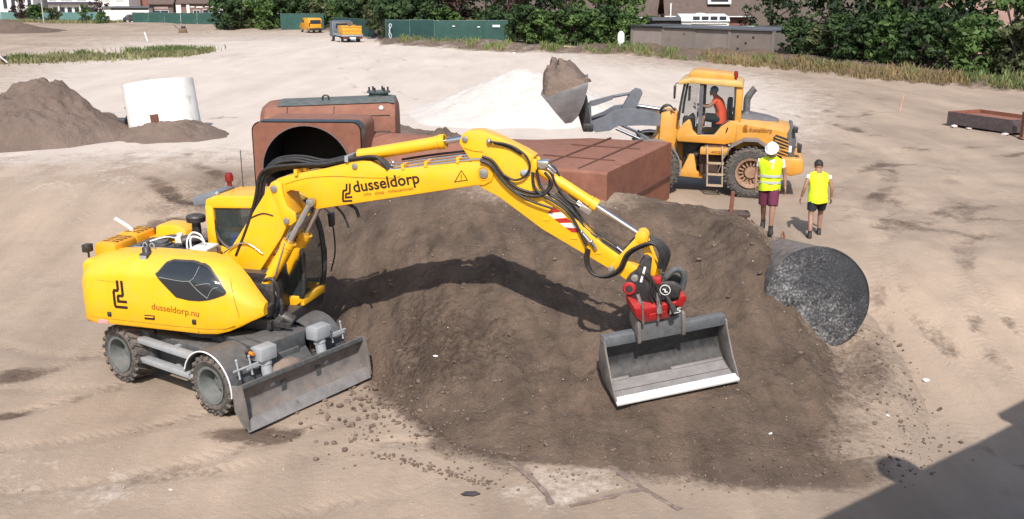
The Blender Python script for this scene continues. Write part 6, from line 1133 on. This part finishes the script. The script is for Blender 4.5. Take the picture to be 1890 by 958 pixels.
# right side houses
building('house','brown roofed house with a white dormer behind the conservatory',16.2,24.6,105,9,2.75,HB,[],'pitch',HS,rz=R(-4),extras=(('dormer',4.2,6.6,.4,3.0,3.9,5.2,HW),('dormer_pane',4.5,6.3,.36,.40,4.15,5.0,GLZ),('gutter',-.3,8.7,-.62,-.52,2.62,2.72,HW),('downpipe',.25,.37,-.62,-.52,.5,4.0,HW)))
building('house','brick house with a brown roof behind the hedge end',12.2,16.0,112,9,2.4,HB,[(.7,1.6,.9,1.9)],'pitch',HS,extras=(('gutter',-.2,3.9,-.62,-.52,2.30,2.40,HW),))
t = building('conservatory','white conservatory with four windows behind the garage wall',16.5,21.1,97.5,3.2,1.85,HW,[(1.05+.86*k,1.72+.86*k,1.75,2.30) for k in range(4)],None,None,cat='conservatory',z0=.55)
MB().prism([(-.2,1.85),(.4,2.25),(2.6,2.5),(3.4,2.3),(3.4,1.85)], -.05, 4.65, 'x').build('roof', HW, t); MB().ball((2.0,1.2,2.38),.75,14,8,(1,.8,.32)).build('roof_dome', mat('dome_plastic',(.62,.62,.66),.4), t)
building('outbuilding','dark weatherboard outbuilding left of the white conservatory',13.9,16.5,98,3,2.45,mat('weatherboard',(.085,.07,.062),.9,var=.15),[],'flat',HG,cat='shed')
building('green_shed','low grey green shed right of the white conservatory',21.2,25.5,95,3,1.75,mat('grey_green_board',(.12,.15,.13),.8),[],'flat',DRK,cat='shed',extras=(('gutter',0,4.4,-.42,-.36,1.98,2.05,HW),))
building('brick_gable','brick gable showing between the trees at the upper right',33.0,41,78,8,6.0,mat('pink_brick',(.36,.23,.20),.9,var=.2,scale=2),[(1.5,2.6,2.6,3.9)],'pitch',HS)
building('carport','dark carport with a white fascia between the garage roofs and trees',22.6,26.5,88,4,1.95,DRK,[],'flat',DRK,cat='carport',extras=(('fascia',-.25,4.2,-.42,-.36,1.98,2.12,HW),))
# concrete garages: each bay a slab panel between posts
GA = Vector((11.0,91.6,.35)); dirg = Vector((10.3,-10.9,0)); Lg = dirg.length; ga = math.atan2(dirg.y,dirg.x)
t = thing('garage_row', 'row of grey concrete garages with flat roofs seen from behind', 'garages', GA, ga)
edges = [0,3.6,7.0,10.6,Lg-.2]; PNL = [mat(f'concrete_panel_{k}',c,.9,var=.14,scale=.9,spots=(.8,.56,.2,tuple(q*.7 for q in c))) for k,c in enumerate(((.25,.205,.19),(.20,.165,.145),(.205,.175,.155),(.18,.148,.13)))]
for k in range(4):
    pn = MB().box(edges[k]+.12,edges[k+1]-.12,0,.10,-.5,1.72).build('wall_panel', PNL[k], t)
    if k == 3:
        for (a,c) in ((.7,1.15),(2.2,1.1),(1.5,.62),(.75,.15)): MB().box(edges[3]+a,edges[3]+a+.2,-.012,.004,c,c+.2).build('hole', DRK, pn)
    if k == 1: MB().box(edges[1]+2.2,edges[1]+2.32,-.012,.004,1.2,1.38).build('hole', DRK, pn)
for k in range(5): MB().box(edges[k]-.13,edges[k]+.13,-.06,.12,-.5,1.76).build('post', HC, t)
for k in range(4): MB().box(edges[k]-.10 if k == 0 else edges[k]+.003,edges[k+1]-.003,-.25 if k%2==0 else -.18,5.0,1.77,1.90-.02*(k%2)).build('flat_roof', HG if k else DRK, t)
MB().box(.12,Lg-.3,.12,4.6,-.4,1.70).build('garage_block', HC, t)
# fences
NET = mat('green_netting',(.022,.072,.060),.75,var=.2,scale=1.5,bump=.3,bscale=6,spots=(.6,.56,.2,(.045,.12,.10))); NETD = mat('dark_green_netting',(.008,.045,.042),.75,var=.2,scale=1.5); POST = mat('galvanised_post',(.18,.26,.25),.5,.4)
def fence(p0, p1, n, h, lab, group, mats=None, tail=''):
    p0, p1 = Vector(p0), Vector(p1)
    for k in range(n):
        a = p0.lerp(p1,k/n); b = p0.lerp(p1,(k+1)/n); w = (b-a).length; t = thing('fence_panel', f'{ORD[k]} {lab}', 'fence panel', (a.x,a.y,float(base(np.array(a.x),np.array(a.y)))), math.atan2(b.y-a.y,b.x-a.x), group)
        zt = h*(1+.02*math.sin(k*2.1)); mb = MB(); rings = []
        for j in range(7): x_ = .03+(w-.06)*j/6; sg = .05*math.sin(j*1.3+k); rings.append([(x_,-.012+sg*.6,.05),(x_,-.012+sg,zt*.5),(x_,-.012+sg*.4,zt-.02-.03*abs(math.sin(j*.9+k))),(x_,.012+sg*.4,zt-.02-.03*abs(math.sin(j*.9+k))),(x_,.012+sg,zt*.5),(x_,.012+sg*.6,.05)])
        mb.loft(rings); mb.build('netting', (mats[k] if mats else NET), t, smooth_a=50)
        MB().cyl((.02,.05,0),(.02,.05,zt+.08),.035,n=8).build('post', POST, t); MB().cyl((0,.05,zt),(w,.05,zt),.022,n=6).build('top_rail', POST, t); MB().box(-.2,.2,-.12,.22,0,.10).build('foot', HC, t)
fence((-12.8,101.3),(-.35,98.6),5,1.95,'green fence panel from the left in the fence right of the lorry','green fence right of the lorry',[NETD,NETD,NET,NET,NET])
fence((-62.2,164.6),(-44.5,158.8),6,1.75,'green fence panel from the left in the fence before the white block','green fence at the far left')
fence((-31.2,135.2),(-25.0,133.5),2,2.1,'green fence panel behind the yellow van','green fence behind the van')
fence((-22.5,126),(-15.5,113),3,2.0,'green fence panel behind the lorry','green fence behind the lorry',[NETD]*3)
fence((-100,176),(-66,171),9,1.6,'green fence panel from the left before the white houses','green fence before the white houses',[mat('pale_netting',(.10,.20,.19),.8,var=.2)]*9)
# graffiti tag and white signs on the fence
def sign(name, x_, y_, z_, w, h, label, m=WHT, cat='sign', rz=0.): o = MB().box(-w/2,w/2,-.02,.0,-h/2,h/2).build(name, m); o.location = (x_,y_,z_); o.rotation_euler = (0,0,rz); return tag(o,label,cat)
sign('white_sign',-1.55,98.78,1.9,.75,.22,'white rectangular sign at the right end of the green fence',rz=R(-12)); sign('white_tag',-5.8,99.7,1.85,.26,.1,'small white tag at the middle of the green fence',rz=R(-12),cat='tag'); sign('white_tag',-3.3,99.15,1.8,.26,.1,'small white tag on the fourth panel of the green fence',rz=R(-12),cat='tag')
mb = MB(); mb.tube([(0,0,.1),(.12,-.02,.4),(.02,0,.7),(-.08,-.02,.95),(.06,0,1.25),(.16,0,1.45),(.05,0,1.6),(-.08,0,1.45),(-.02,0,1.0),(-.12,0,.6),(-.04,0,.2)], .045, n=5, sub=4); o = tag(mb.build('white_ring_chain', mat('pale_metal',(.50,.52,.58),.4)), 'pale twisted hanging chain at the left end of the green fence', 'chain'); o.location = (-12.25,100.6,.45)
# ------------------------------------------------------------------ vehicles far away
t = thing('parked_van', 'small yellow orange van parked in front of the hedge', 'van', (-26.0,129.5,0), R(118)); VY = mat('van_yellow',(.66,.30,.02),.4,var=.06)
pr_ = [(-2.05,.35),(-2.1,.95),(-1.98,1.78),(-1.7,1.86),(.6,1.84),(1.15,1.25),(1.95,1.05),(2.1,.75),(2.08,.35)]
MB().prism(pr_,-.86,.86).build('body', VY, t, bevel=.08); MB().box(-2.12,-2.03,-.68,.68,1.15,1.62).build('rear_window', GLZ, t); MB().prism([(.62,1.72),(1.06,1.28),(1.12,1.28),(.68,1.78)],-.74,.74).build('windscreen', GLZ, t)
for s in (-1,1):
    MB().prism([(.1,1.25),(.1,1.68),(.5,1.68),(.9,1.25)], s*.865, s*.875).build('side_window', GLZ, t); MB().box(-2.13,-2.05,s*.80-.05,s*.80+.05,.8,1.3).build('tail_lamp', RDL, t)
    for x_ in (-1.35,1.35): w = MB().lathe([(.18,-.1),(.31,-.1),(.33,-.06),(.33,.06),(.31,.1),(.18,.1)],(x_,s*.78,.33),(0,1,0),20).build('wheel', TYR, t); MB().cyl((x_,s*.74,.33),(x_,s*.885,.33),.19,n=14).build('rim', LGR, w)
MB().box(-2.18,-2.0,-.84,.84,.32,.62).build('bumper', DRK, t, bevel=.03)
t = thing('flatbed_lorry', 'flatbed lorry loaded with a yellow skip seen from behind', 'lorry', (-17.2,103.6,0), R(112))
MB().box(-3.0,1.4,-1.05,1.05,.80,.95).build('flatbed', LGR, t, bevel=.01); MB().box(-2.9,3.2,-.4,.4,.55,.80).build('chassis', DRK, t)
for s in (-1,1): MB().box(-3.0,1.4,s*1.05-.02,s*1.05+.02,.82,1.02).build('side_rail', LGR, t)
c = MB().prism([(1.5,.6),(1.5,2.1),(2.0,2.25),(2.9,2.2),(3.35,1.4),(3.4,.6)],-1.0,1.0).build('cab', mat('lorry_cab_paint',(.10,.12,.14),.5), t, bevel=.05); MB().box(1.47,1.5,-.7,.7,1.45,1.95).build('rear_window', GLZ, c)
for s in (-1,1):
    for x_ in (-1.7,2.55): w = MB().lathe([(.2,-.14),(.38,-.14),(.41,-.08),(.41,.08),(.38,.14),(.2,.14)],(x_,s*.85,.41),(0,1,0),20).build('wheel', TYR, t); MB().cyl((x_,s*.80,.41),(x_,s*1.0,.41),.2,n=12).build('rim', WHT, w)
MB().box(-3.06,-3.0,-1.0,1.0,.55,.78).build('rear_bumper', DRK, t); MB().box(-3.08,-3.05,-.3,.3,.58,.72).build('number_plate', WHT, t)
for s in (-1,1): MB().box(-3.09,-3.05,s*.85-.12,s*.85+.12,.58,.76).build('tail_lamp', RDL, t)
for s in (-1,1): MB().cyl((1.45,s*1.02,.9),(1.45,s*1.02,2.1),.03,n=6).build('stake', LGR, t)
t = thing('yellow_skip', 'yellow skip filled with scrap on the back of the lorry', 'skip', (-17.2,103.6,.96), R(112)); SKY = mat('skip_yellow',(.60,.30,.03),.5,var=.12)
for (nm,a) in (('rear_wall',(-2.85,-2.80,-.95,.95,0,.85)),('front_wall',(-.65,-.60,-.95,.95,0,.85)),('side_wall',(-2.85,-.6,-.98,-.93,0,.85)),('side_wall',(-2.85,-.6,.93,.98,0,.85))): MB().box(*a).build(nm, SKY, t, bevel=.01)
for z_ in (.08,.45,.80): MB().box(-2.90,-2.855,-1.0,1.0,z_-.05,z_+.05).build('rib', SKY, t)
MB().box(-2.8,-.6,-.93,.93,0,.6).build('scrap_fill', RUD, t)
for k,(y_,a) in enumerate(((-.5,.3),(.1,-.25),(.5,.5))): o = MB().box(-.9,.9,-.06,.06,-.03,.03).build('timber', mat('scrap_timber',(.22,.12,.06),.8), t); o.location = (-1.7,y_,.95+.08*k); o.rotation_euler = (.1,-.15+.1*k,a)
t = thing('parked_car', 'black car parked at the white shed by the green fence', 'car', (-62.3,166.3,0), R(12))
MB().prism([(-1.9,.3),(-1.95,.8),(-1.7,.95),(-1.2,1.38),(.4,1.38),(1.0,.95),(1.85,.82),(1.95,.3)],-.8,.8).build('body', DRK, t, bevel=.08)
for s in (-1,1):
    MB().prism([(-1.1,.95),(-.95,1.28),(.3,1.28),(.75,.95)], s*.805, s*.815).build('side_window', GLZ, t)
    for x_ in (-1.2,1.2): w = MB().cyl((x_,s*.70,.3),(x_,s*.84,.3),.3,n=16).build('wheel', TYR, t); MB().cyl((x_,s*.83,.3),(x_,s*.86,.3),.18,n=12).build('rim', LGR, w)
# small things in the field
def pole(name, x_, y_, h, r, m, label, lean=(0,0), cat='stake'): o = MB().cyl((0,0,-.1),(lean[0],lean[1],h),r,n=8).cyl((lean[0],lean[1],h),(lean[0],lean[1],h+.02),r*.9,n=8).build(name, m); o.location = (x_,y_,float(ground_z(np.array(x_,float),np.array(y_,float)))); return tag(o,label,cat)
pole('survey_stake',17.65,44.6,.80,.015,mat('fluorescent_orange',(.70,.30,.22),.6),'thin orange survey stake standing in the ground at right',(.12,0)); pole('white_stake',-38.3,105.0,.95,.07,WHT,'white stake leaning in the field above the tall grass',(-.28,0)); pole('lamp_pole',-76.9,164.8,6.0,.09,mat('pale_pole',(.42,.40,.40),.6),'pale pole standing before the bushes at the far left',(0,0),'pole')
t = thing('compactor', 'small brown plate compactor standing alone in the far field', 'compactor', (-42.3,128.6,0), R(10)); CB = mat('dull_brown',(.16,.11,.06),.7)
MB().box(-.45,.45,-.4,.4,.08,.55).build('body', CB, t, bevel=.05); MB().box(-.15,.35,-.3,.3,.55,.85).build('engine', DRK, t, bevel=.04); MB().tube([(-.4,0,.5),(-.8,0,.75),(-1.05,0,1.0)], .04, n=6).build('handle', DRK, t); MB().box(-.55,.55,-.45,.45,0,.08).build('base_plate', CB, t)
t = thing('timber_box', 'low wooden box with a pale board on it at the left edge', 'wooden box', (-38.6,74.4,0), R(5)); MB().box(-1.2,.55,-.6,.6,0,.55).build('box', mat('weathered_wood',(.20,.15,.11),.9,var=.25), t, bevel=.02); o = MB().box(-.9,.9,-.1,.1,-.02,.02).build('board', WHT, t); o.location = (.35,-.62,.75); o.rotation_euler = (0,.75,0)
o = MB().prism([(-.30,0),(-.30,1.35),(-.22,1.62),(-.05,1.75),(.1,1.72),(.28,1.5),(.31,0)],-.08,.08).build('white_slab', WHT, bevel=.03); o.location = (9.65,88.4,.1); tag(o,'white rounded slab standing upright between hedge and garages','slab')
o = MB().box(-1.0,1.0,-.12,.12,0,.12).box(-.9,.9,-.16,.16,.03,.09).build('timber_beam', mat('pale_timber',(.36,.31,.22),.9)); o.location = (5.6,88.6,.35); o.rotation_euler = (0,.08,R(-18)); tag(o,'pale timber beam lying in the grass before the hedge','beam')
SCW = mat('white_scrap',(.80,.79,.77),.7)
for k,(x_,y_,s_,lb) in enumerate(((7.25,15.9,.07,'crumpled white scrap on the sand right of the black pipe end'),(4.05,14.0,.035,'tiny white scrap lying just right below the wide bucket'),(6.1,14.6,.035,'small white scrap at the right foot of the heap'),(-1.35,16.1,.04,'white stone on the heap right of the dozer blade'),(17.3,73.0,.16,'white litter at the edge of the dry grass right of the loader'),(14.3,66.5,.10,'white litter on the ground above the loader exhaust'),(-4.9,12.6,.025,'tiny white stone on the sand in the left foreground'),(.2,87.5,.14,'white litter at the foot of the grass left of the loader bucket'))):
    mb = MB(); vs_, fs_ = rock[k%5]; mb.add([(v.x*s_*1.4,v.y*s_,v.z*s_*.6+s_*.2) for v in vs_], fs_); o = tag(mb.build('white_scrap', SCW, smooth_a=10), lb, 'litter'); o.location = (x_,y_,gz(x_,y_)-.005); o.rotation_euler = (0,0,k)
# concrete slab edge showing through the sand in the foreground
SLZ = .016
def slab(name, poly, th, m, label, cat):
    rj = random.Random(len(label)); q = []
    for i in range(len(poly)):
        (x0,y0),(x1,y1) = poly[i], poly[(i+1)%len(poly)]; n_ = max(2,int(math.hypot(x1-x0,y1-y0)/.10))
        q += [(x0+(x1-x0)*k/n_+rj.gauss(0,.014), y0+(y1-y0)*k/n_+rj.gauss(0,.014)) for k in range(n_)]
    o = MB().prism(q,0,th,'z').build(name, m); o.location = (0,0,PIT+SLZ); return tag(o,label,cat)
t = slab('slab_joint',[(.80,12.10),(1.86,12.58),(1.90,12.53),(.83,12.04)],.014,mat('joint_strip',(.19,.14,.115),.95,var=.3,scale=5,spots=(3,.5,.15,(.36,.28,.235))),'dark strip along the near edge of the sandy slab','edging'); slab('slab_joint',[(.02,13.4),(.40,12.70),(.60,12.16),(.53,12.13),(.33,12.68),(-.05,13.37)],.012,MATS['joint_strip'],'dark strip along the left edge of the sandy slab','edging'); slab('slab_joint',[(1.50,13.25),(1.93,12.55),(2.35,12.0),(2.27,11.97),(1.86,12.5),(1.44,13.2)],.011,MATS['joint_strip'],'dark strip along the right edge of the sandy slab','edging')
o = MB().prism([(-.13,-.02),(-.06,.06),(.08,.07),(.15,.0),(.05,-.06),(-.08,-.05)],0,.02,'z').build('dark_scrap', DRK); o.location = (-.60,12.45,gz(-.60,12.45)); tag(o,'flat dark scrap lying on the sand in the bottom foreground','scrap')
# the site building just outside the frame whose shadow falls into the lower right corner
t = thing('site_building', 'site building beside the viewpoint casting the shadow at lower right', 'building', (3.3,5.2,PIT), math.atan2(3.85,5.3)); MB().box(0,8.5,-6,0,0,6.0).build('wall', HC, t); MB().box(-.05,8.55,-6.05,.06,6.003,6.15).build('roof_edge', HG, t); MB().cyl((2.75,-.2,6.15),(2.75,-.2,6.6),.14,n=14).ball((2.75,-.2,6.7),.33,12,8).build('shadow_bump_shape', LGR, t); MB().box(5.9,9,-.6,.25,6.16,6.35).build('parapet', HC, t)  # post and ball on the roof are made up to cast the rounded shadow bump
